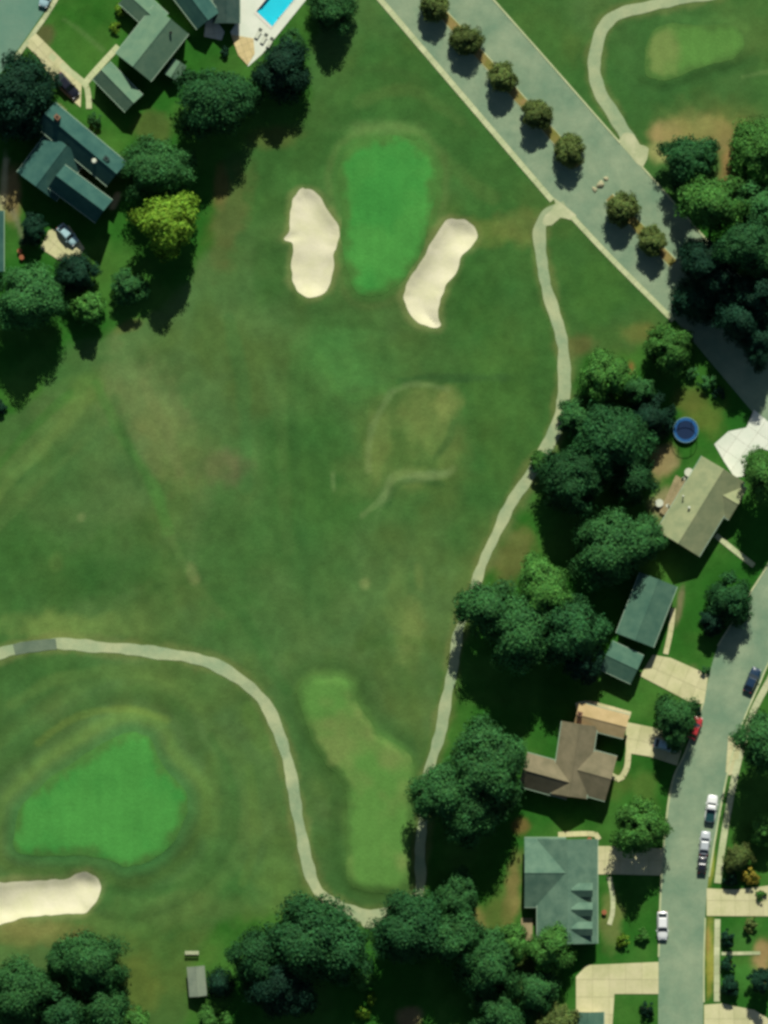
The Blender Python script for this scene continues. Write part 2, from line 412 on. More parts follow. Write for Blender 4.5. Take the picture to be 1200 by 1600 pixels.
# ------------------------------------------------------------------ ground sheet
POOL_PX = [(400,18),(425,42),(515,-68),(490,-92)]
POOL_W = to_w(POOL_PX)
def ground():
    step = 0.42
    def axis(a, b):
        core = np.arange(a, b + step, step)
        out = np.array([0.8, 2, 4, 8, 16, 32, 64, 128, 256, 512, 1024, 2048, 4096])
        return np.r_[(core[0] - out)[::-1], core, core[-1] + out]
    xs, ys = axis(-72, 72), axis(-96, 96)
    nx, ny = len(xs), len(ys)
    X, Y = np.meshgrid(xs, ys)
    q = np.stack([X.ravel(), Y.ravel()], 1)
    z = H(q)
    golf = signed_dist(q, WG)
    # colours: rough grass, lawns, dry and lush patches, all on the turf itself
    c = lambda *a: np.array(C(*a))
    base = np.empty((len(q), 3))
    n1, n2, n3, n4 = fbm(q, 30, 1), fbm(q, 9, 2), fbm(q, 3, 4), fbm(q, 14, 6)
    rough_a, rough_b, rough_c = c(62, 104, 48), c(82, 114, 62), c(78, 104, 48)
    t = sstep(0.3, 0.7, n1)[:, None]
    base = rough_a*(1-t) + rough_b*t
    t = (0.55*sstep(0.5, 0.72, n4))[:, None]
    base = base*(1-t) + rough_c*t
    lawn = c(44, 98, 32)*(1 - sstep(0.35, 0.7, n2)[:, None]) + c(66, 112, 44)*sstep(0.35, 0.7, n2)[:, None]
    far_lawn = sstep(-1.0, 1.5, golf + (n3-0.5)*3)
    upper_right = sd_near(q, to_w([(770,0),(1032,292),(1300,400),(1300,-120),(680,-120)]), 6)
    far_lawn *= sstep(-0.5, 0.8, upper_right)
    base = base*(1-far_lawn[:, None]) + lawn*far_lawn[:, None]
    def blend(mask, colour):
        nonlocal base
        m = np.clip(mask, 0, 1)[:, None]
        base = base*(1-m) + np.array(colour)*m
    def patch(cx, cy, rx, ry, ang, colour, s, soft=0.5, rag=0.5, seed=0):
        w = P(cx, cy); a = R(-ang)
        dx, dy = q[:, 0]-w[0], q[:, 1]-w[1]
        u, v = (dx*math.cos(a)+dy*math.sin(a))/(rx*S), (-dx*math.sin(a)+dy*math.cos(a))/(ry*S)
        d = np.sqrt(u*u+v*v) + (fbm(q, 2.5, 30+seed, 3)-0.5)*2*rag
        blend(s*sstep(1.0+soft*0.5, 1.0-soft, d), colour)
    dry, dull, brown, lush, dark = c(112, 132, 70), c(92, 120, 62), c(104, 98, 56), c(70, 138, 62), c(54, 96, 42)
    # collars and approaches
    sd = sd_near(q, W['g1'], 12)
    blend(0.55*sstep(3.0, 0.4, sd + (n3-0.5)*1.5), c(78, 124, 58))
    blend(0.35*sstep(0.6, 1.4, sd)*sstep(2.8, 1.6, sd), c(96, 118, 64))
    patch(545, 560, 75, 60, 20, c(76, 130, 64), 0.75, 0.7, 0.35, 1)
    patch(590, 200, 70, 14, 0, c(98, 130, 70), 0.6, 0.8, 0.4, 2)
    sd = sd_near(q, W['g2'], 16)
    blend(0.5*sstep(2.2, 0.3, sd), c(62, 118, 62))
    blend(0.45*sstep(1.6, 2.6, sd + (n3-0.5))*sstep(4.6, 3.0, sd), c(96, 130, 62))
    blend(0.35*sstep(5.2, 6.0, sd)*sstep(8.6, 7.4, sd), c(66, 106, 50))
    blend(0.35*sstep(8.8, 9.6, sd)*sstep(12.5, 10.8, sd), c(92, 124, 62))
    sd = sd_near(q, W['t1'], 8)
    blend(0.7*sstep(4.5, 1.6, sd + (n3-0.5)*1.2), c(62, 98, 48))
    blend(0.7*sstep(1.4, 0.1, sd + (n3-0.5)*1.2), c(76, 114, 54))
    sd = sd_near(q, W['t2'], 8)
    blend(0.6*sstep(6, 0.5, sd), c(62, 102, 50))
    for k in ('b1', 'b2', 'b3'):
        sd = sd_near(q, W[k], 6)
        blend(0.55*sstep(1.5, 0.05, sd + (n3-0.5)*1.6), c(132, 140, 86))
    # worn and dry turf
    for i, (cx, cy, rx, ry, an, co, s) in enumerate([
        (660,640,42,46,0,dry,.75),(592,690,22,70,8,dry,.65),(690,690,42,50,0,dry,.45),(640,745,30,22,0,dry,.5),(575,745,60,40,0,dull,.5),
        (700,630,22,28,0,c(126,138,76),.6),(640,990,24,60,4,dry,.6),(620,930,20,50,5,dull,.6),(655,900,10,22,0,dry,.4),
        (570,912,10,10,0,c(124,142,84),.6),(660,745,48,8,-8,c(112,140,88),.55),(600,775,8,34,20,c(104,134,80),.5),
        (235,640,60,120,-25,c(104,122,72),.75),(262,700,40,70,-20,c(112,124,70),.5),(350,730,40,34,0,c(104,104,72),.7),(300,720,50,60,0,dull,.4),
        (60,690,120,22,-38,c(92,124,64),.6),(130,610,40,24,-30,c(96,132,62),.6),(30,770,90,14,-38,c(88,120,62),.45),
        (250,780,170,14,52,c(84,118,60),.35),(300,895,10,18,-20,c(126,136,84),.8),(128,808,8,8,0,c(118,138,84),.7),(88,880,12,16,0,dull,.7),
        (90,980,110,26,0,c(108,134,68),.65),(200,975,60,20,0,dull,.6),(60,900,140,60,0,dark,.5),(200,870,90,70,0,dark,.5),(360,860,60,120,0,c(58,104,48),.5),
        (420,420,30,60,0,dark,.5),(360,330,30,90,15,brown,.45),(345,290,12,40,0,c(116,100,58),.6),(430,215,40,22,0,c(92,100,50),.6),
        (200,510,26,10,-25,c(112,104,60),.5),(470,420,16,70,0,c(72,104,50),.6),(760,360,60,24,0,c(108,122,58),.55),(815,350,40,30,0,c(120,126,66),.5),(700,420,60,20,-40,c(62,96,46),.0),
        (745,470,50,60,0,dark,.5),(650,560,130,40,0,c(70,106,52),.5),(780,620,60,140,0,c(74,112,50),.5),(720,590,90,8,0,c(58,92,48),.6),(800,880,26,60,20,c(112,108,62),.65),(735,800,30,90,20,dark,.35),
        (900,540,40,20,0,c(100,100,56),.7),(1000,520,30,18,0,c(120,116,60),.5),(985,575,8,14,0,c(140,108,60),.8),(930,450,50,60,0,c(66,108,46),.6),
        (1085,200,60,28,-8,c(162,150,92),.95),(1040,205,30,20,0,c(172,150,100),.8),(1140,215,45,26,0,c(150,132,84),.8),(1145,255,22,36,10,c(160,130,82),.9),(1030,240,22,18,0,c(160,160,100),.8),(1105,190,80,40,0,c(118,128,68),.5),
        (1090,160,120,30,-6,c(58,98,48),.5),(1160,40,60,60,0,c(88,116,58),.4),(840,60,60,60,0,c(76,108,50),.4),
        (60,1460,90,20,0,c(118,122,66),.7),(40,1450,50,16,0,c(140,140,80),.5),(125,1470,14,14,0,c(140,104,60),.8),(250,1500,80,60,0,c(84,110,50),.6),(220,1540,36,50,0,c(100,112,50),.5),(300,1420,120,30,0,c(88,114,58),.5),
        (430,1370,30,60,0,c(92,128,60),.5),(330,1250,16,90,0,c(92,128,60),.4),(400,1130,24,50,-30,c(92,124,56),.4),(350,1330,30,60,20,c(66,106,52),.5),
        (1115,1280,8,100,6,c(90,118,56),.9),(1108,1355,8,30,2,c(156,164,70),.95),(1110,1500,8,66,0,c(158,160,72),.95),(1106,1470,4,30,0,c(168,140,80),.8),(1107,1540,4,20,0,c(140,140,60),.7),
        (1100,650,36,36,0,c(94,112,48),.8),(1075,625,26,24,0,c(104,108,52),.6),(1160,640,22,50,0,c(40,98,32),.8),(1040,720,22,30,20,c(150,134,92),.9),(1035,790,24,30,0,c(150,140,100),.8),
        (800,1400,14,70,8,c(126,120,70),.9),(815,1290,16,16,0,c(130,100,60),.7),(740,1440,26,26,0,c(140,130,76),.8),(780,1450,26,60,0,c(92,108,52),.7),(820,1530,36,50,0,c(104,116,66),.5),
        (945,1225,40,34,0,c(82,106,46),.7),(1010,1240,20,40,0,c(90,116,52),.5),(60,60,0.1,0.1,0,dry,.0),(68,55,16,20,30,c(92,88,56),.8),(18,300,18,50,0,c(140,124,84),.8),(8,280,6,40,0,c(176,176,132),.7),(240,200,30,30,0,c(92,100,52),.6),
        (985,970,10,10,0,dry,.0),(1062,945,6,30,10,c(130,120,90),.7),(1190,1500,16,40,0,c(168,140,96),.8),(1160,1470,34,26,0,c(64,112,48),.6),(1165,1530,26,24,0,c(66,122,50),.7),(1080,1045,12,10,0,c(110,100,70),.4),
        (870,1460,26,40,0,c(110,100,60),.4),(955,1440,18,60,0,c(120,128,72),.7),(640,1590,20,16,0,c(130,116,84),.8),(612,1268,6,6,0,c(160,178,108),.0),
    ]):
        patch(cx, cy, rx, ry, an, co, s, 0.55, 0.45, i)
    def streak(px, width, colour, st):
        d = line_dist(q, to_w(smooth_open(px, 4)), 5.0)
        blend(st*sstep(width*S, width*S*0.35, d + (n3-0.5)*width*S*0.8), colour)
    pale, shade = c(116, 140, 86), c(54, 92, 46)
    for px, wd, co, st in [
        ([(604,778),(612,750),(635,739),(670,745),(695,742),(708,732)], 9, pale, .3), ([(606,790),(618,760),(645,752),(690,756)], 7, shade, .45),
        ([(625,596),(670,590),(730,594)], 7, shade, .6), ([(575,735),(577,690),(590,650),(612,612)], 9, pale, .4), ([(615,610),(650,600),(700,608)], 6, pale, .4),
        ([(566,805),(590,785),(604,768)], 7, pale, .35), ([(708,660),(700,690),(680,715)], 8, shade, .45), ([(520,740),(522,765)], 5, pale, .4),
        ([(-10,780),(60,705),(150,605)], 13, c(98,128,66), .55), ([(-10,830),(70,750),(160,660)], 10, c(92,122,64), .35), ([(-10,735),(50,670),(110,612)], 10, c(60,112,46), .5),
        ([(150,600),(190,680),(240,760),(262,830)], 12, c(70,122,54), .5), ([(225,600),(262,680),(280,740)], 12, c(112,124,74), .4), ([(262,830),(300,905),(345,960)], 9, c(88,118,62), .4),
        ([(180,620),(200,700),(215,760)], 8, shade, .3), ([(360,500),(380,620),(385,760)], 16, c(62,108,56), .4), ([(440,560),(440,700),(450,860)], 14, c(80,112,58), .35),
        ([(500,560),(540,620),(620,600)], 10, c(78,126,60), .4), ([(455,640),(470,800),(480,960)], 12, shade, .25), ([(560,160),(640,140),(720,190)], 14, c(86,116,58), .4),
        ([(520,130),(600,105),(690,150),(740,210)], 10, c(64,100,48), .4), ([(690,240),(730,280),(770,310)], 16, c(84,112,56), .4), ([(440,500),(520,505),(600,510)], 9, c(64,100,48), .4),
        ([(560,1010),(620,1000),(690,1010)], 12, c(74,108,50), .35), ([(660,1180),(640,1060),(650,1010)], 12, c(80,106,52), .4), ([(380,960),(420,1040),(450,1080)], 12, c(62,108,52), .4),
        ([(20,1100),(90,1060),(200,1050),(300,1075)], 14, c(94,124,62), .45), ([(60,1160),(120,1120),(200,1108),(260,1125)], 9, c(108,134,62), .5), ([(330,1150),(365,1230),(360,1320),(300,1380)], 9, c(64,104,50), .5),
        ([(390,1200),(400,1300),(380,1380)], 12, c(88,122,58), .4), ([(170,1390),(240,1395),(310,1370)], 10, c(60,98,46), .5), ([(520,1250),(525,1330),(545,1400)], 9, c(60,96,46), .5),
        ([(910,90),(960,110),(1000,140)], 14, c(60,102,50), .4), ([(1040,140),(1110,120),(1180,95)], 12, c(56,98,48), .5), ([(1160,120),(1200,112)], 5, c(98,128,72), .5),
        ([(100,30),(125,48),(160,78)], 5, c(92,126,70), .5), ([(176,322),(184,305)], 8, c(196,186,138), .8), ([(90,166),(98,174)], 6, c(190,180,130), .8), ([(2,330),(4,290),(10,250)], 6, c(180,180,136), .7), ([(20,330),(32,360),(36,380)], 7, c(120,124,96), .6),
    ]: streak(px, wd, co, st)
    # worn edges along the cart paths
    for pl in PL:
        d = line_dist(q, pl, 4.0)
        blend(0.55*sstep(2.2, 0.8, d + (n3-0.5)*2.2), c(112, 122, 70))
    # mottling of the rough, and faint mowing lines
    fine = (fbm(q, 4.0, 41, 4, 0.7) - 0.5)
    clump = (fbm(q, 1.3, 47, 2, 0.7) - 0.5)
    base *= (1 + 0.42*fine + 0.24*clump)[:, None]
    base[:, 0] *= 1 + 0.28*(fbm(q, 6.0, 51, 3) - 0.5)
    stripe = np.sin((q[:, 0]*0.93 + q[:, 1]*0.37)*2*math.pi/3.6)*sstep(0, 6, -golf)
    base *= (1 + 0.022*stripe)[:, None]
    base = np.clip(base, 0.004, 0.8)
    ii = np.arange(ny*nx).reshape(ny, nx)
    quads = np.stack([ii[:-1, :-1], ii[:-1, 1:], ii[1:, 1:], ii[1:, :-1]], -1).reshape(-1, 4)
    cen = (q[quads[:, 0]] + q[quads[:, 2]])/2
    keep = sd_near(cen, POOL_W, 2.0) > 0.02
    quads = quads[keep]
    me = bpy.data.meshes.new('ground')
    me.vertices.add(len(q)); me.vertices.foreach_set('co', np.column_stack([q, z]).ravel())
    me.loops.add(quads.size); me.loops.foreach_set('vertex_index', quads.ravel())
    me.polygons.add(len(quads)); me.polygons.foreach_set('loop_start', np.arange(len(quads))*4)
    me.polygons.foreach_set('loop_total', np.full(len(quads), 4))
    me.polygons.foreach_set('use_smooth', np.ones(len(quads), bool))
    at = me.attributes.new('turf', 'FLOAT_COLOR', 'POINT')
    at.data.foreach_set('color', np.column_stack([base, np.ones(len(q))]).ravel())
    me.materials.append(M_GROUND)
    me.update(calc_edges=True)
    tag(obj('ground', me), 'mottled green rough grass covering the golf course and the gardens', kind='structure')
ground()

# ------------------------------------------------------------------ sheets and ribbons on the ground
def sheet(name, poly_w, off, mat, step=0.8, holes=(), skirt=0.15, label=None, flat=False, kind='structure', parent=None, smooth=True, turf=None):
    poly_w = np.asarray(poly_w, float)
    rings = [poly_w] + [np.asarray(h, float) for h in holes]
    pts, edges = [], []
    for r in rings:
        b = len(pts); n = len(r)
        pts += [Vector(p) for p in r]; edges += [(b+i, b+(i+1) % n) for i in range(n)]
    lo, hi = poly_w.min(0), poly_w.max(0)
    gx, gy = np.meshgrid(np.arange(lo[0]+step*.5, hi[0], step), np.arange(lo[1]+step*.5, hi[1], step))
    g = np.stack([gx.ravel(), gy.ravel()], 1)
    if len(g):
        ok = signed_dist(g, poly_w) < -step*0.45
        for h in rings[1:]: ok &= signed_dist(g, h) > step*0.45
        pts += [Vector(p) for p in g[ok]]
    v, e, f, *_ = delaunay_2d_cdt(pts, edges, [], 0, 1e-5)
    q = np.array([[p.x, p.y] for p in v]); f = [tuple(t) for t in f]
    cen = np.array([q[list(t)].mean(0) for t in f])
    ok = signed_dist(cen, poly_w) < 0
    for h in rings[1:]: ok &= signed_dist(cen, h) > 0
    f = [t for t, k in zip(f, ok) if k]
    area = lambda t: (q[t[1]][0]-q[t[0]][0])*(q[t[2]][1]-q[t[0]][1]) - (q[t[1]][1]-q[t[0]][1])*(q[t[2]][0]-q[t[0]][0])
    f = [t if area(t) > 0 else t[::-1] for t in f]
    z = (np.zeros(len(q)) if flat else H(q)) + off
    verts = [(x, y, zz) for (x, y), zz in zip(q, z)]
    if skirt:                                  # a turned-down edge
        cnt = {}
        for t in f:
            for a, b in zip(t, t[1:]+t[:1]): cnt[(a, b)] = 1
        for (a, b) in list(cnt):
            if (b, a) not in cnt:
                n = len(verts)
                verts += [(q[a][0], q[a][1], z[a]-skirt), (q[b][0], q[b][1], z[b]-skirt), verts[a], verts[b]]
                f.append((n+3, n+2, n, n+1))
    me = make_mesh(name, verts, f, mat, smooth)
    if turf:
        qa = np.array([v_[:2] for v_ in verts]); ca_, cb_, ce_, wd = turf
        t = sstep(0.35, 0.65, fbm(qa, 7, 61, 3))[:, None]
        cc = np.array(C(*ca_))*(1-t) + np.array(C(*cb_))*t
        e_ = sstep(-wd, 0.0, signed_dist(qa, poly_w) + (fbm(qa, 2.2, 66, 3)-0.5)*wd*1.6)[:, None]
        cc = cc*(1-e_) + np.array(C(*ce_))*e_
        cc *= (1 + 0.16*(fbm(qa, 3.0, 71, 3) - 0.5) + 0.018*np.sin(qa[:, 0]*2*math.pi/2.2))[:, None]
        at = me.attributes.new('turf', 'FLOAT_COLOR', 'POINT')
        at.data.foreach_set('color', np.column_stack([cc, np.ones(len(cc))]).ravel())
    o = obj(name, me, parent)
    return tag(o, label, kind=kind if parent is None else None)

sheet('putting_green', W['g1'], 0.03, M_GROUND, 0.4, turf=((64, 140, 62), (74, 145, 65), (74, 120, 56), 2.0), label='bright green putting surface between the two upper sand bunkers')
sheet('putting_green', W['g2'], 0.03, M_GROUND, 0.4, turf=((64, 140, 62), (74, 145, 65), (74, 120, 56), 2.0), label='bright green putting surface above the lower left sand bunker')
sheet('tee_box', W['t1'], 0.03, M_GROUND, 0.4, turf=((90, 136, 64), (114, 138, 74), (78, 116, 56), 1.5), label='long pale green tee ground inside the bend of the cart path')
sheet('tee_box', W['t2'], 0.03, M_GROUND, 0.4, turf=((90, 136, 64), (114, 138, 74), (78, 116, 56), 1.5), label='pale green tee ground in the upper right corner')
sheet('sand_bunker', W['b1'], 0.055, M_SAND, 0.45, label='cream sand bunker left of the upper green')
sheet('sand_bunker', W['b2'], 0.055, M_SAND, 0.45, label='slanting cream sand bunker right of the upper green')
sheet('sand_bunker', W['b3'], 0.055, M_SAND, 0.45, label='cream sand bunker cut by the left edge of the picture')

def ribbon(name, centre_w, width, off, mat, across=5, wob=0.0, seed=0, label=None, flat=False, parent=None, drop=0.15):
    c = np.asarray(centre_w, float)
    t = np.gradient(c, axis=0); t /= np.linalg.norm(t, axis=1)[:, None]
    nrm = np.stack([-t[:, 1], t[:, 0]], 1)
    wid = np.interp(np.linspace(0, 1, len(c)), np.linspace(0, 1, len(width)), width) if isinstance(width, (list, tuple)) else np.full(len(c), width)
    r = np.random.default_rng(seed)
    seg = np.r_[0, np.cumsum(np.hypot(*np.diff(c, axis=0).T))]
    jl = sum(np.sin(seg*(0.5+0.6*k)+r.uniform(0, 6))/(1+k) for k in range(4))*wob
    jr = sum(np.sin(seg*(0.5+0.6*k)+r.uniform(0, 6))/(1+k) for k in range(4))*wob
    cols = []
    for s in np.linspace(0.5, -0.5, across):
        cols.append(c + nrm*(wid*s + (jl if s > 0 else jr)*abs(s)*2)[:, None])
    rows = [cols[0]] + cols + [cols[-1]]
    q = np.stack(rows, 1).reshape(-1, 2)
    z = ((np.zeros(len(q)) if flat else H(q)) + off).reshape(len(c), across+2)
    z[:, 0] -= drop; z[:, -1] -= drop
    v = np.column_stack([q, z.ravel()])
    m = across + 2
    f = [(i*m+j, i*m+j+1, (i+1)*m+j+1, (i+1)*m+j) for i in range(len(c)-1) for j in range(m-1)]
    o = obj(name, make_mesh(name, v, f, mat, False), parent)
    return tag(o, label, kind='structure' if parent is None else None)

ribbon('cart_path', PL[0], [2.2, 2.0, 1.9, 2.1, 2.2, 2.0, 1.6, 1.5, 1.9, 1.8, 1.7, 1.7], 0.05, M_PATH, 5, 0.14, 1, 'pale cart path winding down the right side of the fairway')
ribbon('cart_path', PL[1], [1.9, 1.8, 1.9, 2.0, 2.0, 1.9, 1.9, 2.1, 1.9], 0.05, M_PATH, 5, 0.13, 2, 'pale cart path curving round the lower left green and the tee')
ribbon('cart_path', PL[2], [1.7, 1.8, 2.1, 2.2, 2.3], 0.05, M_PATH, 5, 0.12, 3, 'pale cart path hooking round the upper right tee')
ribbon('path_patch', to_w(smooth_open([(22,1015),(40,1011),(62,1009),(88,1006)])), 1.9, 0.058, M_PATCH, 3, 0.05, 4, 'darker asphalt repair on the left end of the curving cart path')
sheet('path_apron', to_w(smooth_open([(864,308),(900,336),(893,344),(876,340),(862,352),(848,350),(852,336),(862,328),(868,318)], 2)), 0.056, M_WALK, 0.8, label='pale concrete apron where the cart path meets the avenue')
sheet('path_apron', to_w(smooth_open([(966,222),(974,208),(990,210),(1000,226),(1014,232),(1004,262),(984,242)], 2)), 0.056, M_WALK, 0.8, label='pale concrete apron where the upper right path meets the avenue')
sheet('path_apron', to_w(smooth_open([(548,1419),(576,1422),(610,1418),(604,1436),(588,1448),(570,1450),(562,1438)], 3)), 0.056, M_PATH, 0.8, label='pale worn patch where the cart paths join by the lower trees')

# avenue at the upper right: carriageway, side lane and planted median
AV_L = [(505,-110),(600,0),(700,117),(800,234),(868,313),(960,405),(1055,500),(1160,625),(1270,755)]
AV_R = [(672,-110),(770,0),(850,90),(930,181),(1030,292),(1130,405),(1300,590)]
sheet('avenue', to_w(AV_L + AV_R[::-1]), 0.03, M_ASPHALT, 2.5, flat=True, label='grey asphalt avenue running diagonally across the upper right')
def offset_line(px, d):
    w = to_w(smooth_open(px, 6))
    t = np.gradient(w, axis=0); t /= np.linalg.norm(t, axis=1)[:, None]
    return w + np.stack([-t[:, 1], t[:, 0]], 1)*d
def slabs_along(name, px, width, length, mat, label, top=0.10, shift=0.0):
    """a footway: a bed with separately laid concrete slabs"""
    c = offset_line(px, shift)
    bed = ribbon(name, c, width, top - 0.05, M_JOINT, 2, 0, 0, label, flat=True)
    seg = np.r_[0, np.cumsum(np.hypot(*np.diff(c, axis=0).T))]
    n = max(1, int(seg[-1]/length)); L = seg[-1]/n
    me = MB().box(-L/2+0.015, L/2-0.015, -width/2+0.01, width/2-0.01, -0.06, 0.0).mesh('slab', mat)
    for i in range(n):
        s = (i + 0.5)*L
        x, y = np.interp(s, seg, c[:, 0]), np.interp(s, seg, c[:, 1])
        x2, y2 = np.interp(s+0.3, seg, c[:, 0]), np.interp(s+0.3, seg, c[:, 1])
        x1, y1 = np.interp(s-0.3, seg, c[:, 0]), np.interp(s-0.3, seg, c[:, 1])
        obj('slab', me, bed, (x, y, top + random.uniform(-0.006, 0.006)), math.atan2(y2-y1, x2-x1))
    return bed
slabs_along('sidewalk', [(505,-110),(600,0),(700,117),(800,234),(866,311)], 0.95, 1.5, M_KERB, 'narrow pale sidewalk along the avenue above the cart path', shift=-0.45)
slabs_along('sidewalk', [(897,336),(960,403),(1055,498)], 0.9, 1.5, M_KERB, 'narrow pale sidewalk along the avenue below the cart path', shift=-0.45)
ribbon('kerb', offset_line([(672,-110),(770,0),(850,90),(930,181),(968,224)], 0.12), 0.28, 0.12, M_KERB, 2, flat=True, label='pale kerb along the far side of the avenue')
ribbon('kerb', offset_line([(1003,262),(1030,292),(1130,405),(1300,590)], 0.12), 0.28, 0.12, M_KERB, 2, flat=True, label='pale kerb of the avenue under the upper right trees')
def median(pa, pb, w, label):
    c = to_w([pa, pb]); c = np.linspace(c[0], c[1], 30)
    m = ribbon('median', c, w, 0.13, M_VERGE, 3, 0.05, 5, label, flat=True)
    ribbon('median_kerb', c, w + 0.3, 0.09, M_KERB, 2, 0, 5, flat=True, parent=m)
median((600,-80), (906,258), 1.5, 'dry grass median strip planted with the upper five street trees')
median((952,308), (1052,412), 1.5, 'dry grass median strip planted with the lower two street trees')

# residential street on the right
ST_L = [(1250,800),(1200,884),(1174,925),(1122,1010),(1100,1090),(1072,1175),(1052,1220),(1041,1290),(1033,1400),(1029,1500),(1028,1700)]
ST_R = [(1300,905),(1230,985),(1199,1038),(1186,1068),(1160,1128),(1138,1200),(1120,1290),(1107,1370),(1101,1450),(1099,1560),(1098,1700)]
sl, sr = smooth_open(ST_L, 5), smooth_open(ST_R, 5)
sheet('street', np.r_[to_w(sl), to_w(sr)[::-1]], 0.03, M_ASPHALT, 2.5, flat=True, label='grey residential street curving down the right side')
ribbon('kerb', offset_line(ST_L[:4], -0.1), 0.26, 0.12, M_KERB, 2, flat=True, label='pale kerb on the house side of the street near the top')
ribbon('kerb', offset_line([(1100,1098),(1072,1175),(1052,1220),(1041,1290),(1033,1400),(1030,1495)], -0.1), 0.3, 0.12, M_KERB, 2, flat=True, label='pale kerb on the house side of the lower street')
ribbon('kerb', offset_line(ST_R[:8], 0.1), 0.26, 0.12, M_KERB, 2, flat=True, label='pale kerb on the verge side of the street')
ribbon('kerb', offset_line([(1101,1434),(1099,1500),(1099,1566)], 0.1), 0.26, 0.12, M_KERB, 2, flat=True, label='pale kerb beside the yellowed verge')
slabs_along('sidewalk', [(1240,985),(1212,1045),(1180,1105),(1164,1150),(1150,1205),(1139,1260),(1129,1320),(1121,1380)], 1.15, 1.5, M_WALK, 'pale concrete sidewalk beside the parked pickup')
slabs_along('sidewalk', [(1121,1436),(1120,1500),(1120,1565)], 1.0, 1.5, M_WALK, 'pale concrete sidewalk beside the yellowed verge')
slabs_along('garden_walk', [(1127,1490),(1188,1489)], 0.6, 1.2, M_WALK, 'thin pale walk crossing the lawn right of the street')
slabs_along('garden_walk', [(1118,836),(1150,862),(1178,884)], 0.9, 1.2, M_KERB, 'pale walk from the tan roofed house to the street')
slabs_along('garden_walk', [(185,72),(150,110),(132,131)], 1.1, 1.2, M_KERB, 'pale walk leading up to the sage roofed house')
slabs_along('garden_walk', [(78,86),(105,108),(132,131),(138,150),(139,170)], 1.0, 1.2, M_KERB, 'pale walk bending behind the dark parked car')
slabs_along('garden_walk', [(900,1104),(920,1101),(950,1108),(985,1118)], 1.3, 1.3, M_DRIVE, 'pale walk along the top of the brown roofed house')
slabs_along('garden_walk', [(982,1176),(979,1200),(968,1216),(952,1210)], 1.0, 1.2, M_DRIVE, 'pale walk round the lower corner of the brown roofed house')
slabs_along('garden_walk', [(872,1304),(925,1303),(936,1312)], 0.9, 1.2, M_DRIVE, 'pale walk along the top of the aqua roofed house')
slabs_along('garden_walk', [(952,1370),(957,1400),(957,1425),(952,1445)], 0.8, 1.2, M_WALK, 'pale walk in front of the three dormers')
slabs_along('garden_walk', [(1052,950),(1048,985),(1040,1022)], 0.9, 1.2, M_DRIVE, 'pale walk along the front of the sea green roofed house')

# street corner in the upper left
sheet('side_street', to_w([(-140,-140),(165,-140),(78,5),(44,55),(12,100),(-60,190),(-140,300)]), 0.03, M_ASPHALT2, 2.5, flat=True, label='blue grey street cutting the upper left corner')
slabs_along('sidewalk', [(140,-95),(82,8),(52,52),(18,100)], 0.8, 1.5, M_WALK, 'tan sidewalk along the upper left street')

# driveways cut into concrete slabs
def clip_cell(poly, x0, x1, y0, y1):
    def cut(pts, f, inter):
        out = []
        for i in range(len(pts)):
            a, b = pts[i-1], pts[i]
            if f(b):
                if not f(a): out.append(inter(a, b))
                out.append(b)
            elif f(a): out.append(inter(a, b))
        return out
    ix = lambda X: (lambda a, b: (X, a[1] + (b[1]-a[1])*(X-a[0])/(b[0]-a[0])))
    iy = lambda Y: (lambda a, b: (a[0] + (b[0]-a[0])*(Y-a[1])/(b[1]-a[1]), Y))
    p = list(poly)
    for f, i in ((lambda a: a[0] >= x0, ix(x0)), (lambda a: a[0] <= x1, ix(x1)), (lambda a: a[1] >= y0, iy(y0)), (lambda a: a[1] <= y1, iy(y1))):
        if not p: return p
        p = cut(p, f, i)
    return p
def slab_area(name, px, ang, cell, mat, label, top=0.10):
    w = to_w(px)
    if (np.roll(w, -1, 0)[:, 1]*w[:, 0] - np.roll(w, -1, 0)[:, 0]*w[:, 1]).sum() < 0: w = w[::-1]
    bed = sheet(name, w, top - 0.05, M_JOINT, 3.0, flat=True, label=label)
    a = R(ang); ca, sa = math.cos(a), math.sin(a)
    loc = [(x*ca + y*sa, -x*sa + y*ca) for x, y in w]
    xs, ys = [p[0] for p in loc], [p[1] for p in loc]
    nx, ny = max(1, round((max(xs)-min(xs))/cell)), max(1, round((max(ys)-min(ys))/cell))
    dx, dy = (max(xs)-min(xs))/nx, (max(ys)-min(ys))/ny
    for i in range(nx):
        for j in range(ny):
            g = 0.02
            c = clip_cell(loc, min(xs)+i*dx+g, min(xs)+(i+1)*dx-g, min(ys)+j*dy+g, min(ys)+(j+1)*dy-g)
            d = []
            for p in c:
                if not d or (abs(p[0]-d[-1][0]) + abs(p[1]-d[-1][1])) > 1e-4: d.append(p)
            if len(d) > 2 and abs(d[0][0]-d[-1][0]) + abs(d[0][1]-d[-1][1]) < 1e-4: d.pop()
            if len(d) < 3: continue
            ar = 0.5*sum(d[k-1][0]*d[k][1]-d[k][0]*d[k-1][1] for k in range(len(d)))
            if abs(ar) < 0.05: continue
            t = top + random.uniform(-0.006, 0.006)
            MB().poly_prism([(x*ca - y*sa, x*sa + y*ca) for x, y in d], top-0.06, t).build('slab', mat, bed)
    return bed
slab_area('driveway', [(1020,1023),(1048,1028),(1107,1054),(1100,1100),(1080,1098),(1000,1056)], -24, 2.6, M_DRIVE, 'tan concrete driveway of the sea green roofed house')
slab_area('driveway', [(978,1128),(1018,1136),(1072,1150),(1058,1196),(1015,1182),(978,1176)], -12, 2.4, M_DRIVE, 'cream driveway of the brown roofed house running under the tree')
slab_area('driveway', [(923,1322),(962,1322),(1036,1326),(1034,1368),(962,1366),(923,1366)], 0, 2.4, M_DRIVE, 'pale driveway of the aqua roofed house in tree shade')
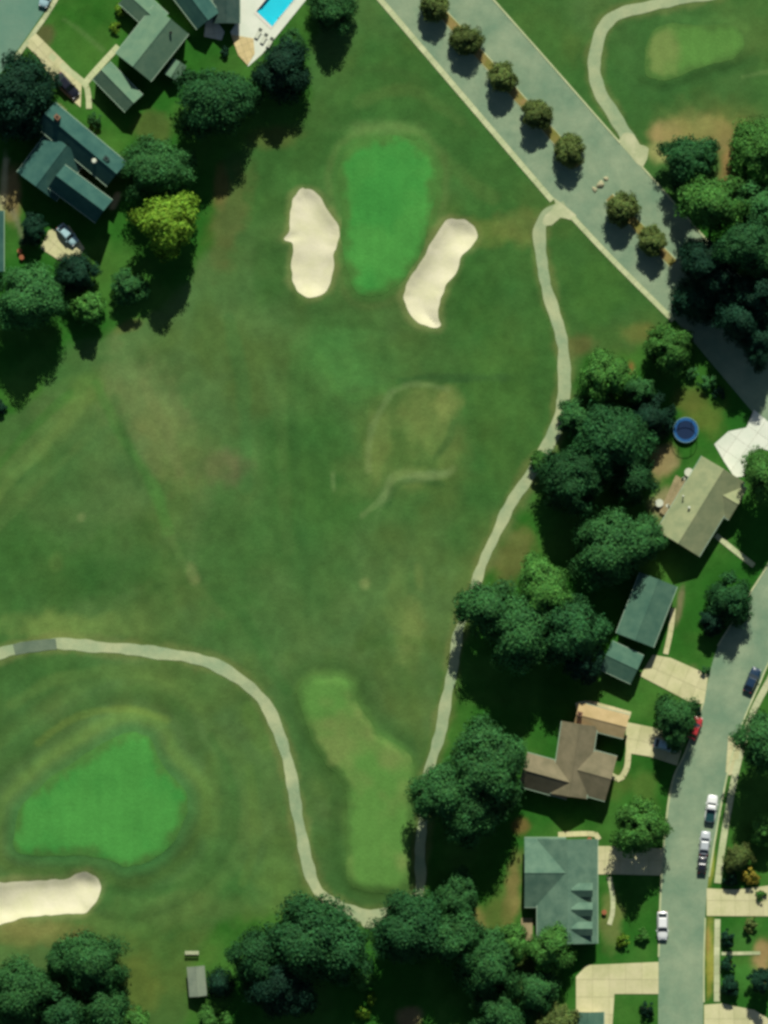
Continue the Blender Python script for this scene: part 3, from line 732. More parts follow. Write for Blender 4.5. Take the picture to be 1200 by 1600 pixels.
slab_area('driveway', [(900,1526),(917,1508),(1029,1503),(1029,1553),(960,1553),(957,1600),(955,1640),(900,1640)], 0, 2.8, M_DRIVE, 'cream driveway at the bottom of the street')
slab_area('driveway', [(1104,1388),(1150,1390),(1215,1382),(1260,1384),(1260,1432),(1104,1431)], 0, 2.6, M_DRIVE, 'cream driveway right of the street below the pickup')
slab_area('driveway', [(1100,1570),(1128,1568),(1178,1578),(1215,1600),(1240,1640),(1100,1640)], 0, 2.8, M_DRIVE, 'cream driveway in the lower right corner')
slab_area('driveway', [(1116,694),(1138,674),(1166,668),(1178,640),(1196,655),(1250,700),(1216,708),(1186,700),(1168,716),(1164,744),(1148,746),(1132,722)], -35, 2.6, M_WHITE_CON, 'bright white concrete pad above the tan roofed house')
slab_area('driveway', [(63,388),(76,360),(108,352),(132,388),(122,404),(96,409)], -40, 2.4, M_DRIVE, 'cream parking pad below the teal roofed house')
slab_area('driveway', [(38,68),(56,52),(92,88),(128,124),(126,168),(96,142),(74,112),(62,92)], -48, 2.2, M_DRIVE, 'cream driveway under the dark parked car')
slab_area('street_apron', [(1138,1150),(1160,1150),(1150,1205),(1140,1212),(1134,1206)], -70, 2.2, M_DRIVE, 'pale concrete apron between street and sidewalk')

# swimming pool and its terrace
PATIO_PX = [(374,-60),(374,0),(376,25),(360,50),(372,84),(388,104),(410,84),(478,0),(560,-100),(470,-160)]
sheet('pool_terrace', to_w(PATIO_PX), 0.09, M_WHITE_CON, 2.0, holes=[POOL_W], flat=True, label='white concrete terrace round the blue swimming pool')
slab_area('stone_terrace', [(361,54),(396,60),(398,84),(387,102),(372,86)], 20, 1.3, M_PAVER, 'tan stone terrace at the lower end of the pool', top=0.16)
slab_area('stone_pad', [(319,57),(322,29),(336,29),(351,50),(346,63)], 10, 1.6, M_WHITE_CON, 'small white pad beside the dark roofed house', top=0.12)
def pool():
    c = POOL_W.mean(0)
    base = empty('swimming_pool', (c[0], c[1], 0), 0, 'turquoise swimming pool in the white terrace at the top', 'pool')
    l = POOL_W - c
    WATER_FACE = (0, 1, 2, 3) if (l[1][0]-l[0][0])*(l[2][1]-l[0][1]) - (l[1][1]-l[0][1])*(l[2][0]-l[0][0]) > 0 else (3, 2, 1, 0)
    q = [Vector((p[0], p[1])) for p in l]
    top, floor_s, floor_d = 0.09, -0.55, -0.95
    # plaster shell with a shallow and a deep end
    v = [(*q[0], top), (*q[1], top), (*q[2], top), (*q[3], top), (*q[0], floor_s), (*q[1], floor_s), (*q[2], floor_d), (*q[3], floor_d)]
    make = MB().raw(v, [(0,4,5,1),(1,5,6,2),(2,6,7,3),(3,7,4,0),(4,7,6,5)])
    make.build('basin', M_POOL, base)
    MB().raw([(*q[i], -0.03) for i in range(4)], [WATER_FACE]).build('water_surface', M_WATER, base)
    out = [p + p.normalized()*0.45 for p in q]; inn = [p - p.normalized()*0.05 for p in q]
    for i in range(4):
        j = (i+1) % 4
        MB().poly_prism([tuple(out[i]), tuple(inn[i]), tuple(inn[j]), tuple(out[j])][::-1], 0.095, 0.15).build('coping', M_COPING, base)
    s = MB()
    for k in range(3):
        a, b = q[0].lerp(q[3], 0.02*k), q[1].lerp(q[2], 0.02*k)
        a2, b2 = q[0].lerp(q[3], 0.02*(k+1)), q[1].lerp(q[2], 0.02*(k+1))
        s.poly_prism([tuple(a), tuple(b), tuple(b2), tuple(a2)][::-1] if False else [tuple(a), tuple(b), tuple(b2), tuple(a2)], floor_s+0.01, -0.12-0.12*k)
    s.build('steps', M_POOL, base)
pool()

# ------------------------------------------------------------------ houses
WIN_ME = MB().box(-0.55, 0.55, -0.04, 0.04, -0.65, 0.65).mesh('window', M_TRIM)
PANE_ME = MB().box(-0.46, 0.46, -0.055, -0.03, -0.56, 0.56).mesh('pane', M_PANE)
DOOR_ME = MB().box(-0.5, 0.5, -0.05, 0.05, 0.0, 2.05).mesh('door', M_DOOR)
HAND_ME = MB().tube([(0.38, -0.05, 1.0), (0.38, -0.12, 1.0), (0.26, -0.12, 1.0)], 0.02, 6).mesh('handle', M_METAL)

def wing(house, A, B, hw, eave, rise, roof, wall=None, over=0.35, windows=True, door=False, gutter=True, cap=True):
    """a gabled wing; A, B: ridge ends in photo pixels, hw: half width in pixels"""
    wall = wall or M_WALL
    eave *= 0.8
    o = house.location
    a, b = PV(*A), PV(*B)
    a = Vector((a.x - o.x, a.y - o.y, 0)); b = Vector((b.x - o.x, b.y - o.y, 0))
    d = (b - a).normalized(); n = Vector((-d.y, d.x, 0)); L = (b - a).length; h = hw*S
    X = Matrix(((d.x, n.x, 0, a.x), (d.y, n.y, 0, a.y), (0, 0, 1, 0), (0, 0, 0, 1)))
    T = lambda x, y, z: tuple(X @ Vector((x, y, z)))
    rz = math.atan2(d.y, d.x)
    i, hi = over, h - over                     # walls stand back under the roof
    zt = eave + rise*(h - hi)/h
    v = [T(i, -hi, -0.1), T(L-i, -hi, -0.1), T(L-i, hi, -0.1), T(i, hi, -0.1), T(i, -hi, zt-0.02), T(L-i, -hi, zt-0.02), T(L-i, hi, zt-0.02), T(i, hi, zt-0.02),
         T(i, 0, eave+rise-0.06), T(L-i, 0, eave+rise-0.06)]
    w = MB().raw(v, [(0,1,5,4),(2,3,7,6),(1,2,6,9,5),(3,0,4,8,7),(4,5,9,8),(6,7,8,9),(3,2,1,0)])
    wo_ = w.build('wall', wall, house)
    th = 0.14
    for sgn in (1, -1):
        nn = Vector((0, sgn*rise, h)).normalized()*th
        p = [(0, 0, eave+rise), (L, 0, eave+rise), (L, sgn*h, eave), (0, sgn*h, eave)]
        top = [T(x, y, z) for x, y, z in p]
        bot = [T(x, y - nn.y*(0 if k < 2 else 1), z - (th*1.1)) for k, (x, y, z) in enumerate(p)]
        f = [(0,1,2,3),(7,6,5,4),(1,0,4,5),(2,1,5,6),(3,2,6,7),(0,3,7,4)]
        if sgn > 0: f = [q for q in f]
        ro = MB().raw(top + bot, f).build('roof_slope', roof, house)
        if gutter:
            y0, y1 = sorted((sgn*h + sgn*0.015, sgn*h + sgn*0.13))
            MB().box(0, L, y0, y1, eave-0.16, eave-0.03, X).build('gutter', M_GUTTER, ro)
    if cap:
        r = eave + rise
        MB().raw([T(-0.02, -0.16, r-0.16*rise/h+0.03), T(L+0.02, -0.16, r-0.16*rise/h+0.03), T(L+0.02, 0.16, r-0.16*rise/h+0.03), T(-0.02, 0.16, r-0.16*rise/h+0.03), T(-0.02, 0, r+0.05), T(L+0.02, 0, r+0.05)],
                 [(0,1,5,4),(2,3,4,5),(1,2,5),(3,0,4),(0,3,2,1)]).build('ridge_cap', roof, house)
    if windows:
        k = max(1, int(L/3.4))
        for sgn in (1, -1):
            for j in range(k):
                x = L*(j+0.5)/k
                if door and sgn == -1 and j == 0:
                    dd = obj('door', DOOR_ME, house, T(x, -hi-0.03, 0.0), rz)
                    obj('handle', HAND_ME, dd); continue
                ww = obj('window', WIN_ME, house, T(x, sgn*(hi+0.03), 1.55), rz + (math.pi if sgn > 0 else 0))
                obj('pane', PANE_ME, ww)
def local(house, px, py, z=0.0):
    p = PV(px, py, z); o = house.location
    return Vector((p.x - o.x, p.y - o.y, z))
def chimney(house, px, py, z0, z1, s=0.8, rot=0.0, mat=None):
    p = local(house, px, py)
    c = MB().box(-s/2, s/2, -s*0.38, s*0.38, z0, z1).box(-s/2-0.06, s/2+0.06, -s*0.38-0.06, s*0.38+0.06, z1, z1+0.12).build('chimney', mat or M_CHIM, house, (p.x, p.y, 0), rot)
    MB().box(-s*0.25, s*0.25, -s*0.16, s*0.16, z1+0.05, z1+0.2).build('flue', M_BLACK, c)
def vent(house, px, py, z, r=0.2, hgt=0.5, mat=None):
    p = local(house, px, py)
    MB().tube([(0, 0, z-0.6), (0, 0, z+hgt*0.7), (0, 0, z+hgt*0.7), (0, 0, z+hgt)], [r*0.7, r*0.7, r*1.3, r*0.9], 10).build('roof_vent', mat or M_TRIM, house, (p.x, p.y, 0))
def house(px, py, label, name='house', cat='house'):
    return empty(name, PV(px, py, 0), 0, label, cat)

h = house(228, 72, 'house with pale sage green gabled roof beside the upper left lawn')
wing(h, (268,33), (209,107), 35, 4.8, 2.6, M_ROOF_PALE, door=True)
wing(h, (200,-8), (250,38), 20, 3.6, 1.4, M_ROOF_PALE)
vent(h, 268, 54, 5.4, 0.2, 0.6, M_BLACK)
h = house(182, 138, 'detached garage with pale sage roof beside the sage roofed house', 'garage', 'garage')
wing(h, (159,111), (210,163), 19, 3.7, 1.5, M_ROOF_PALE, door=True)
h = house(275, 110, 'small sage roofed shed behind the sage roofed house', 'garden_shed', 'shed')
wing(h, (282,98), (267,122), 12, 2.6, 0.8, M_ROOF_PALE, over=0.15, windows=False, gutter=False)

h = house(115, 255, 'large house with dark teal roofs in three wings on the left')
wing(h, (72,180), (184,274), 24, 5.6, 2.5, M_ROOF_TEAL, M_WALL2)
wing(h, (106,229), (58,293), 38, 4.2, 2.6, M_ROOF_TEAL, M_WALL2)
wing(h, (90,277), (164,332), 22, 6.4, 2.6, M_ROOF_TEAL, M_WALL2, door=True)
chimney(h, 92, 186, 3.0, 7.8, 0.9, R(-40)); vent(h, 149, 254, 6.1, 0.36, 0.8)
chimney(h, 168, 250, 3.0, 6.8, 0.9, R(-40), M_ROOF_DARK)
h = house(-25, 390, 'slate roofed house cut off by the left edge')
wing(h, (-26,330), (-26,425), 33, 3.4, 1.8, M_ROOF_TEAL, M_WALL2)
h = house(290, 10, 'dark slate roofed house cut off by the top edge')
wing(h, (262,-50), (326,34), 22, 3.6, 1.9, M_ROOF_TEAL)
h = house(352, 5, 'charcoal roofed pool house left of the swimming pool', 'pool_house', 'building')
wing(h, (354,-60), (354,38), 21, 3.0, 1.6, M_ROOF_DARK)

h = house(1090, 790, 'house with tan grey roof below the white concrete pad')
wing(h, (1058,849), (1129,733), 39, 4.0, 2.8, M_ROOF_TAN, door=True)
wing(h, (1094,754), (1152,788), 28, 3.8, 1.5, M_ROOF_TAN)
vent(h, 1075, 793, 5.2, 0.2, 0.5); vent(h, 1066, 775, 4.5, 0.14, 0.5)
h = house(1007, 955, 'house with sea green roof half shaded by the big tree')
wing(h, (1028,905), (991,1000), 31, 4.0, 1.3, M_ROOF_GREEN, door=True)
h = house(970, 1036, 'square sea green roofed garage beside the tan driveway', 'garage', 'garage')
wing(h, (946,1023), (995,1046), 24, 3.4, 1.1, M_ROOF_GREEN)
h = house(890, 1190, 'house with brown roofs and sandy wing beside the cream driveway')
wing(h, (905,1130), (888,1243), 28, 4.4, 2.0, M_ROOF_BROWN, M_WALL2, door=True)
wing(h, (892,1199), (954,1216), 36, 4.2, 1.7, M_ROOF_BROWN, M_WALL2)
wing(h, (816,1201), (892,1222), 27, 4.0, 2.2, M_ROOF_BROWN, M_WALL2)
wing(h, (900,1115), (978,1135), 19, 4.2, 0.9, M_ROOF_LTAN, M_WALL2, windows=False)
chimney(h, 905, 1114, 2.0, 5.4, 0.8, R(-15))
h = house(880, 1390, 'house with aqua roof and three dormers in a row')
wing(h, (886,1310), (886,1473), 47, 3.6, 2.4, M_ROOF_AQUA, door=True)
wing(h, (819,1362), (884,1362), 54, 3.4, 2.4, M_ROOF_AQUA)
for yy in (1389, 1419, 1449):
    o = h.location
    def dormer(y):
        c = local(h, 912, y)
        L, w, e, r = 2.2, 1.05, 4.5, 0.7
        v = [(-L, -w, 2.6), (L*0.55, -w, 2.6), (L*0.55, w, 2.6), (-L, w, 2.6), (-L, -w, e), (L*0.55, -w, e), (L*0.55, w, e), (-L, w, e), (-L, 0, e+r-0.05), (L*0.55, 0, e+r-0.05)]
        dm = MB().raw(v, [(0,1,5,4),(2,3,7,6),(1,2,6,9,5),(3,0,4,8,7)]).build('dormer', M_WALL, h, (c.x, c.y, 0))
        for s in (1, -1):
            p = [(-L-0.02, 0, e+r), (L*0.6+0.1, 0, e+r), (L*0.6+0.1, s*(w+0.15), e-0.1), (-L-0.02, s*(w+0.15), e-0.1)]
            MB().raw(p + [(x, y_, z-0.1) for x, y_, z in p], [(0,1,2,3),(7,6,5,4),(1,0,4,5),(2,1,5,6),(3,2,6,7),(0,3,7,4)]).build('roof_slope', M_ROOF_AQUA, dm)
        MB().box(L*0.55, L*0.55+0.05, -0.6, 0.6, 3.6, 4.4).build('window', M_PANE, dm)
    dormer(yy)
h = house(918, 1625, 'teal roofed garage at the bottom edge', 'garage', 'garage')
wing(h, (918,1580), (918,1680), 25, 2.9, 1.2, M_ROOF_GREEN)

h = house(307, 1533, 'small grey roofed shed standing alone below the lower green', 'garden_shed', 'shed')
wing(h, (306,1509), (310,1556), 14, 2.2, 0.7, roof_mat('roof_grey', (120, 134, 116), (138, 150, 128)), over=0.15, windows=False, door=False, gutter=False)

# ------------------------------------------------------------------ vehicles
def car(px, py, heading, paint, label, L=4.4, Wd=1.8, Hh=1.45, kind='car', bed=None):
    """heading: direction of the nose in degrees, image right = 0, image up = 90"""
    root = empty('parked_car' if kind == 'car' else 'pickup_truck', PV(px, py, 0.035), R(heading), label, 'car' if kind == 'car' else 'pickup')
    hl, hw = L/2, Wd/2
    pick = kind == 'pickup'
    # hull: stations from tail to nose, (x, half width, bottom, belt height)
    st = [(-hl, hw*0.80, 0.42, 0.78), (-hl+0.12, hw*0.93, 0.30, 0.92), (-hl*0.62, hw, 0.22, 0.98), (-hl*0.1, hw, 0.20, 0.96), (hl*0.36, hw, 0.20, 0.94), (hl*0.72, hw*0.96, 0.22, 0.86), (hl-0.15, hw*0.88, 0.28, 0.76), (hl, hw*0.68, 0.36, 0.62)]
    ring = lambda x, w, z0, z1: [(x, -w*0.9, z0), (x, -w, z0+0.16), (x, -w, z1-0.18), (x, -w*0.93, z1-0.04), (x, -w*0.45, z1+0.02), (x, 0, z1+0.03), (x, w*0.45, z1+0.02), (x, w*0.93, z1-0.04), (x, w, z1-0.18), (x, w, z0+0.16), (x, w*0.9, z0)]
    v, f = [], []
    for s_ in st: v += ring(*s_)
    m = 11
    for i in range(len(st)-1):
        for j in range(m):
            f.append((i*m+j, i*m+(j+1) % m, (i+1)*m+(j+1) % m, (i+1)*m+j))
    f.append(tuple(range(m))[::-1]); f.append(tuple((len(st)-1)*m + k for k in range(m)))
    f = [t[::-1] for t in f]
    MB().raw(v, f).build('body', paint, root, smooth=True)
    # glasshouse
    if pick: x0, x1, x2, x3 = -hl*0.12, -hl*0.05, hl*0.22, hl*0.42
    else: x0, x1, x2, x3 = -hl*0.86, -hl*0.55, hl*0.12, hl*0.42
    zb, zt, wb, wt = 0.95, Hh - 0.04, hw*0.90, hw*0.72
    lo = [(x0, -wb, zb), (x3, -wb, zb), (x3, wb, zb), (x0, wb, zb)]
    up = [(x1, -wt, zt), (x2, -wt, zt), (x2, wt, zt), (x1, wt, zt)]
    def pane(name, a, b, c, d): MB().raw([a, b, c, d], [(0, 1, 2, 3)]).build(name, M_PANE, root)
    pane('windscreen', lo[1], lo[2], up[2], up[1]); pane('rear_window', lo[3], lo[0], up[0], up[3])
    pane('side_window', lo[0], lo[1], up[1], up[0]); pane('side_window', lo[2], lo[3], up[3], up[2])
    r = MB()
    t = 0.05
    r.raw([(x1-t, -wt-t, zt-0.03), (x2+t, -wt-t, zt-0.03), (x2+t, wt+t, zt-0.03), (x1-t, wt+t, zt-0.03), (x1+0.08, -wt+0.1, zt+0.05), (x2-0.1, -wt+0.1, zt+0.05), (x2-0.1, wt-0.1, zt+0.05), (x1+0.08, wt-0.1, zt+0.05)],
          [(4,5,6,7),(0,1,5,4),(1,2,6,5),(2,3,7,6),(3,0,4,7),(3,2,1,0)])
    for k in range(4): r.tube([lo[k], up[k]], 0.045, 5)
    r.build('roof', paint, root)
    if pick:
        MB().box(-hl+0.14, -hl*0.16, -hw*0.84, hw*0.84, 0.99, 1.06).build('bed_cover', bed, root)
    for sx in (hl*0.62, -hl*0.60):
        for sy in (-1, 1):
            wv = MB().tube([(sx, sy*(hw-0.2), 0.32), (sx, sy*(hw-0.01), 0.32)], 0.32, 16).build('wheel', M_TYRE, root)
            MB().tube([(sx, sy*(hw-0.02), 0.32), (sx, sy*(hw+0.01), 0.32)], 0.2, 12).build('rim', M_METAL, wv)
    for sy in (-1, 1):
        MB().box(hl-0.22, hl-0.06, sy*hw*0.62-0.16, sy*hw*0.62+0.16, 0.60, 0.74).build('headlight', M_LAMP, root)
        MB().box(-hl-0.02, -hl+0.1, sy*hw*0.66-0.14, sy*hw*0.66+0.14, 0.66, 0.84).build('taillight', M_TAIL, root)
        MB().box(x3-0.25, x3-0.08, sy*(hw+0.10)-0.09, sy*(hw+0.10)+0.09, 0.92, 1.06).build('mirror', paint, root)
def paint(name, c): return material(name, c, rough=0.3, spec=0.5, coat=0.5)
WHITE, SILVER, NAVY, BLACKP = paint('paint_white', (0.72, 0.74, 0.72)), paint('paint_silver', (0.42, 0.46, 0.48)), paint('paint_navy', (0.012, 0.035, 0.07)), paint('paint_black', (0.012, 0.014, 0.022))
RED, ICE, DARKTEAL = paint('paint_red', (0.42, 0.03, 0.035)), paint('paint_ice', (0.36, 0.55, 0.58)), paint('paint_teal', (0.01, 0.05, 0.05))
car(1111, 1263, 82, WHITE, 'white pickup with dark covered bed parked beside the right verge', 4.7, 1.85, 1.75, 'pickup', DARKTEAL)
car(1101, 1317, 84, SILVER, 'silver car parked nose to tail between the pickup and a black car', 4.1, 1.75)
car(1097, 1351, 86, BLACKP, 'black car parked right behind the silver car', 2.9, 1.6, 1.4)
car(1035, 1446, -90, WHITE, 'long white car parked at the left kerb of the lower street', 4.9, 1.85, 1.6)
car(1175, 1062, 66, NAVY, 'dark navy car parked on the right of the upper street', 4.4)
car(1086, 1137, 70, RED, 'red car half hidden by the tree at the left kerb', 4.0, 1.7)
car(1040, 1164, -14, ICE, 'pale blue car in deep tree shade on the cream driveway', 4.2)
car(106, 367, -48, ICE, 'pale silver blue car parked below the teal roofed house', 4.2, 1.75)
car(105, 134, -48, BLACKP, 'black car parked on the upper left driveway', 5.0, 1.9, 1.7)
car(73, -8, -108, ICE, 'light blue car cut off by the top edge in the upper left', 4.4)

# ------------------------------------------------------------------ garden things
def trampoline(px, py):
    t = empty('trampoline', PV(px, py, 0), 0, 'round blue trampoline on the lawn above the tan roofed house', 'trampoline')
    n, r0, r1, z = 36, 1.62, 2.1, 0.85
    v, f = [], []
    for k in range(n):
        a = 2*math.pi*k/n; c_, s_ = math.cos(a), math.sin(a)
        v += [(r0*c_, r0*s_, z), (r1*c_, r1*s_, z), (r1*c_, r1*s_, z-0.08), (r0*c_, r0*s_, z-0.08)]
    for k in range(n):
        j = (k+1) % n
        f += [(k*4+i, k*4+(i+1) % 4, j*4+(i+1) % 4, j*4+i) for i in range(4)]
    MB().raw(v, [q[::-1] for q in f]).build('safety_pad', M_BLUEPAD, t)
    MB().raw([(r0*1.01*math.cos(2*math.pi*k/n), r0*1.01*math.sin(2*math.pi*k/n), z-0.05) for k in range(n)], [tuple(range(n))]).build('jumping_mat', M_JUMP, t)
    for k in range(6):
        a = 2*math.pi*k/6
        MB().tube([(2.05*math.cos(a), 2.05*math.sin(a), 0), (2.05*math.cos(a), 2.05*math.sin(a), z-0.05)], 0.04, 6).build('leg', M_METAL, t)
        MB().tube([(2.16*math.cos(a), 2.16*math.sin(a), 0.1), (2.16*math.cos(a), 2.16*math.sin(a), 2.3)], 0.05, 6).build('net_pole', M_NET, t)
    ring = [(2.16*math.cos(2*math.pi*k/24), 2.16*math.sin(2*math.pi*k/24), 2.3) for k in range(25)]
    MB().tube(ring, 0.05, 6, False).build('top_ring', M_NET, t)
trampoline(1071, 672)

M_BENCH = material('pale_slat', C(176, 184, 150), C(192, 196, 164), scale=2, rough=0.9)
def bench(px, py, rz, label):
    b = empty('bench', PV(px, py, float(H([P(px, py)])[0])), rz, label, 'bench')
    for i in range(4): MB().box(-1.2, 1.2, -0.24+i*0.125, -0.14+i*0.125, 0.43, 0.47).build('seat_slat', M_BENCH, b)
    for i in range(3): MB().box(-1.2, 1.2, 0.27+i*0.02, 0.31+i*0.02, 0.55+i*0.14, 0.66+i*0.14).build('back_slat', M_BENCH, b)
    for x in (-1.0, 1.0):
        for y in (-0.2, 0.22): MB().box(x-0.05, x+0.05, y-0.05, y+0.05, 0, 0.43).build('leg', M_BENCH, b)
        MB().box(x-0.04, x+0.04, 0.31, 0.38, 0.43, 1.0).build('back_post', M_BENCH, b)
bench(300, 1488, math.pi, 'pale wooden bench above the lone grey shed')

def deck(name, px, z, label, n=9):
    w = to_w(px); c = w.mean(0)
    d = empty(name, (c[0], c[1], 0), 0, label, 'deck')
    l = w - c
    e0, e1 = l[1]-l[0], l[3]-l[0]
    for i in range(n):
        a, b = i/n + 0.006, (i+1)/n - 0.006
        q = [l[0]+e1*a, l[0]+e0+e1*a, l[0]+e0+e1*b, l[0]+e1*b]
        if np.cross(np.r_[e0, 0], np.r_[e1, 0])[2] < 0: q = q[::-1]
        MB().poly_prism([tuple(p) for p in q], z-0.05, z).build('plank', M_WOOD, d)
    for p in l: MB().tube([(p[0]*0.9, p[1]*0.9, 0), (p[0]*0.9, p[1]*0.9, z-0.05)], 0.07, 6).build('post', M_WOOD, d)
deck('wooden_deck', [(1030,800),(1056,742),(1076,752),(1050,812)], 0.5, 'weathered plank deck left of the tan roofed house', 14)
deck('wooden_deck', [(814,1434),(832,1434),(832,1470),(814,1470)], 0.4, 'pale plank deck left of the aqua roofed house', 10)

def table(px, py, label, r=0.6):
    t = empty('garden_table', PV(px, py, 0.1), 0, label, 'table')
    MB().tube([(0, 0, 0.70), (0, 0, 0.75)], r, 20).build('table_top', M_TRIM, t)
    MB().tube([(0, 0, 0.0), (0, 0, 0.04), (0, 0, 0.04), (0, 0, 0.70)], [0.3, 0.28, 0.05, 0.05], 12).build('pedestal', M_TRIM, t)
def chair(px, py, rz, label, z=0.1, mat=None):
    mat = mat or M_TRIM
    t = empty('garden_chair', PV(px, py, z), R(rz), label, 'chair')
    MB().box(-0.27, 0.27, -0.27, 0.27, 0.40, 0.45).build('seat', mat, t)
    MB().box(-0.27, 0.27, 0.24, 0.29, 0.45, 0.95).build('backrest', mat, t)
    for x in (-0.23, 0.23):
        for y in (-0.23, 0.23): MB().tube([(x, y, 0), (x, y, 0.4)], 0.025, 6).build('leg', mat, t)
table(1076, 738, 'round white table above the plank deck of the tan roofed house', 0.75)
table(1030, 786, 'round pale table at the lower end of the plank deck', 0.7)
chair(1068, 748, 30, 'white garden chair beside the upper white table')
chair(1043, 790, -60, 'white garden chair beside the lower pale table')
def lounger(px, py, rz, label):
    t = empty('sun_lounger', PV(px, py, 0.1), R(rz), label, 'lounger')
    MB().box(-0.95, 0.35, -0.32, 0.32, 0.28, 0.34).build('seat', M_TRIM, t)
    MB().raw([(0.35, -0.32, 0.30), (0.95, -0.32, 0.75), (0.95, 0.32, 0.75), (0.35, 0.32, 0.30), (0.35, -0.32, 0.35), (0.92, -0.32, 0.80), (0.92, 0.32, 0.80), (0.35, 0.32, 0.35)], [(0,3,2,1),(4,5,6,7),(0,1,5,4),(1,2,6,5),(2,3,7,6),(3,0,4,7)]).build('backrest', M_TRIM, t)
    for x in (-0.85, 0.3):
        for y in (-0.28, 0.28): MB().tube([(x, y, 0), (x, y, 0.28)], 0.03, 6).build('leg', M_TRIM, t)
for i, (x, y, s) in enumerate([(404,52,'nearest the pool corner'),(413,60,'in the middle of the row of three'),(422,66,'at the right end of the row of three')]):
    lounger(x, y, 60, 'pale sun lounger on the pool terrace, ' + s)
def planter(px, py, label):
    t = empty('planter', PV(px, py, 0), 0, label, 'planter')
    MB().tube([(0, 0, 0), (0, 0, 0.55), (0, 0, 0.62)], [0.28, 0.42, 0.45], 16).build('pot', M_TERRA, t)
    MB().tube([(0, 0, 0.5), (0, 0, 0.6)], 0.4, 16).build('soil', M_SOIL, t)
planter(31, 392, 'terracotta planter near the left edge by the cream pad')
planter(34, 402, 'terracotta planter just below the other one near the left edge')
planter(921, 1312, 'terracotta planter at the upper corner of the aqua roofed house')
planter(944, 1425, 'terracotta planter in front of the middle dormer')
def boulder(px, py, r, seed, label):
    rr = np.random.default_rng(seed)
    bm = bmesh.new(); bmesh.ops.create_icosphere(bm, subdivisions=2, radius=1)
    for v in bm.verts:
        k = 1 + 0.22*math.sin(3*v.co.x+seed) * math.cos(2.3*v.co.y+seed) + rr.uniform(-0.07, 0.07)
        v.co = Vector((v.co.x*r*k, v.co.y*r*k*0.8, max(v.co.z*r*0.6*k, -0.1)))
    me = bpy.data.meshes.new('boulder'); bm.to_mesh(me); bm.free(); me.materials.append(M_STONE)
    tag(obj('boulder', me, None, PV(px, py, 0.05), seed), label, 'boulder', 'boulders in the gap of the median')
boulder(938, 288, 0.75, 1, 'largest pale boulder in the median gap')
boulder(929, 296, 0.5, 2, 'pale boulder lower left of the largest one in the median gap')
boulder(947, 279, 0.45, 3, 'pale boulder upper right of the largest one in the median gap')

# ------------------------------------------------------------------ trees
def crown_mesh(name, r, n_leaf, size, seed, flat=0.8, lobes=42, kind='broad'):
    """leaf-sized faces spread over many overlapping clumps; r metres"""
    g = np.random.default_rng(seed)
    cen, rad, tone = [], [], []
    if kind != 'conifer':
        wv = 0.35 if kind == 'round' else 1.0
        ph = g.uniform(0, 6.28, 4)
        k = 0
        while k < lobes:
            d = g.normal(size=3); d /= np.linalg.norm(d)
            if d[2] < -0.45: continue
            az = math.atan2(d[1], d[0])
            out = 1 + wv*(0.13*math.sin(2*az+ph[0]) + 0.11*math.sin(3*az+ph[1]) + 0.08*math.sin(5*az+ph[2]))
            s = (g.uniform(0.15, 0.6) if k % 6 == 0 else g.uniform(0.6, 0.87))*out
            lr = g.uniform(0.14, 0.29)
            pull = 1 - 0.30*max(0.0, d[2])
            cen.append([d[0]*s*r*pull, d[1]*s*r*pull, d[2]*s*r*flat]); rad.append(lr*r); tone.append(g.uniform(0.72, 1.28)); k += 1
    else:                                       # conifer: rings of drooping boughs
        for k in range(lobes):
            t = k/lobes
            a = k*2.4
            s = 0.80*(1-t)**0.8
            cen.append([math.cos(a)*s*r, math.sin(a)*s*r, (-0.9 + 2.3*t)*r*flat]); rad.append((0.30*(1-t)+0.10)*r); tone.append(g.uniform(0.7, 1.3))
    cen, rad, tone = np.array(cen), np.array(rad), np.array(tone)
    per = np.maximum(12, (n_leaf*rad**2/(rad**2).sum()).astype(int))
    idx = np.repeat(np.arange(len(rad)), per)
    d = g.normal(size=(len(idx), 3)); d /= np.linalg.norm(d, axis=1)[:, None]
    d[:, 2] = np.where(g.random(len(idx)) < 0.6, np.abs(d[:, 2]), d[:, 2])
    rr = rad[idx]*np.where(g.random(len(idx)) < 0.28, g.uniform(0.2, 0.9, len(idx)), np.clip(g.normal(0.95, 0.16, len(idx)), 0.4, 1.35))
    p = cen[idx] + d*rr[:, None]*np.array([1, 1, 0.85])
    ov = p/np.array([1, 1, flat]); ov /= np.linalg.norm(ov, axis=1)[:, None] + 1e-6; ov *= np.array([1, 1, 0.8])
    nrm = d*0.45 + ov*0.75 + g.normal(size=d.shape)*0.36
    nrm /= np.linalg.norm(nrm, axis=1)[:, None]
    a = np.cross(nrm, g.normal(size=d.shape)); a /= np.linalg.norm(a, axis=1)[:, None]
    b = np.cross(nrm, a)
    s = size*g.uniform(0.55, 1.25, len(idx))[:, None]
    v = np.stack([p - a*s, p - b*s*0.62, p + a*s, p + b*s*0.62], 1).reshape(-1, 3)
    n = len(idx)
    me = bpy.data.meshes.new(name)
    me.vertices.add(4*n); me.vertices.foreach_set('co', v.ravel())
    me.loops.add(4*n); me.loops.foreach_set('vertex_index', np.arange(4*n))
    me.polygons.add(n); me.polygons.foreach_set('loop_start', np.arange(n)*4); me.polygons.foreach_set('loop_total', np.full(n, 4))
    lt = tone[idx]*g.uniform(0.75, 1.25, n)
    c = np.stack([lt*g.uniform(0.85, 1.2, n), lt, lt*g.uniform(0.8, 1.1, n), np.ones(n)], 1)
    at = me.attributes.new('leaf', 'FLOAT_COLOR', 'FACE'); at.data.foreach_set('color', c.ravel())
    me.update(calc_edges=True)
    return me
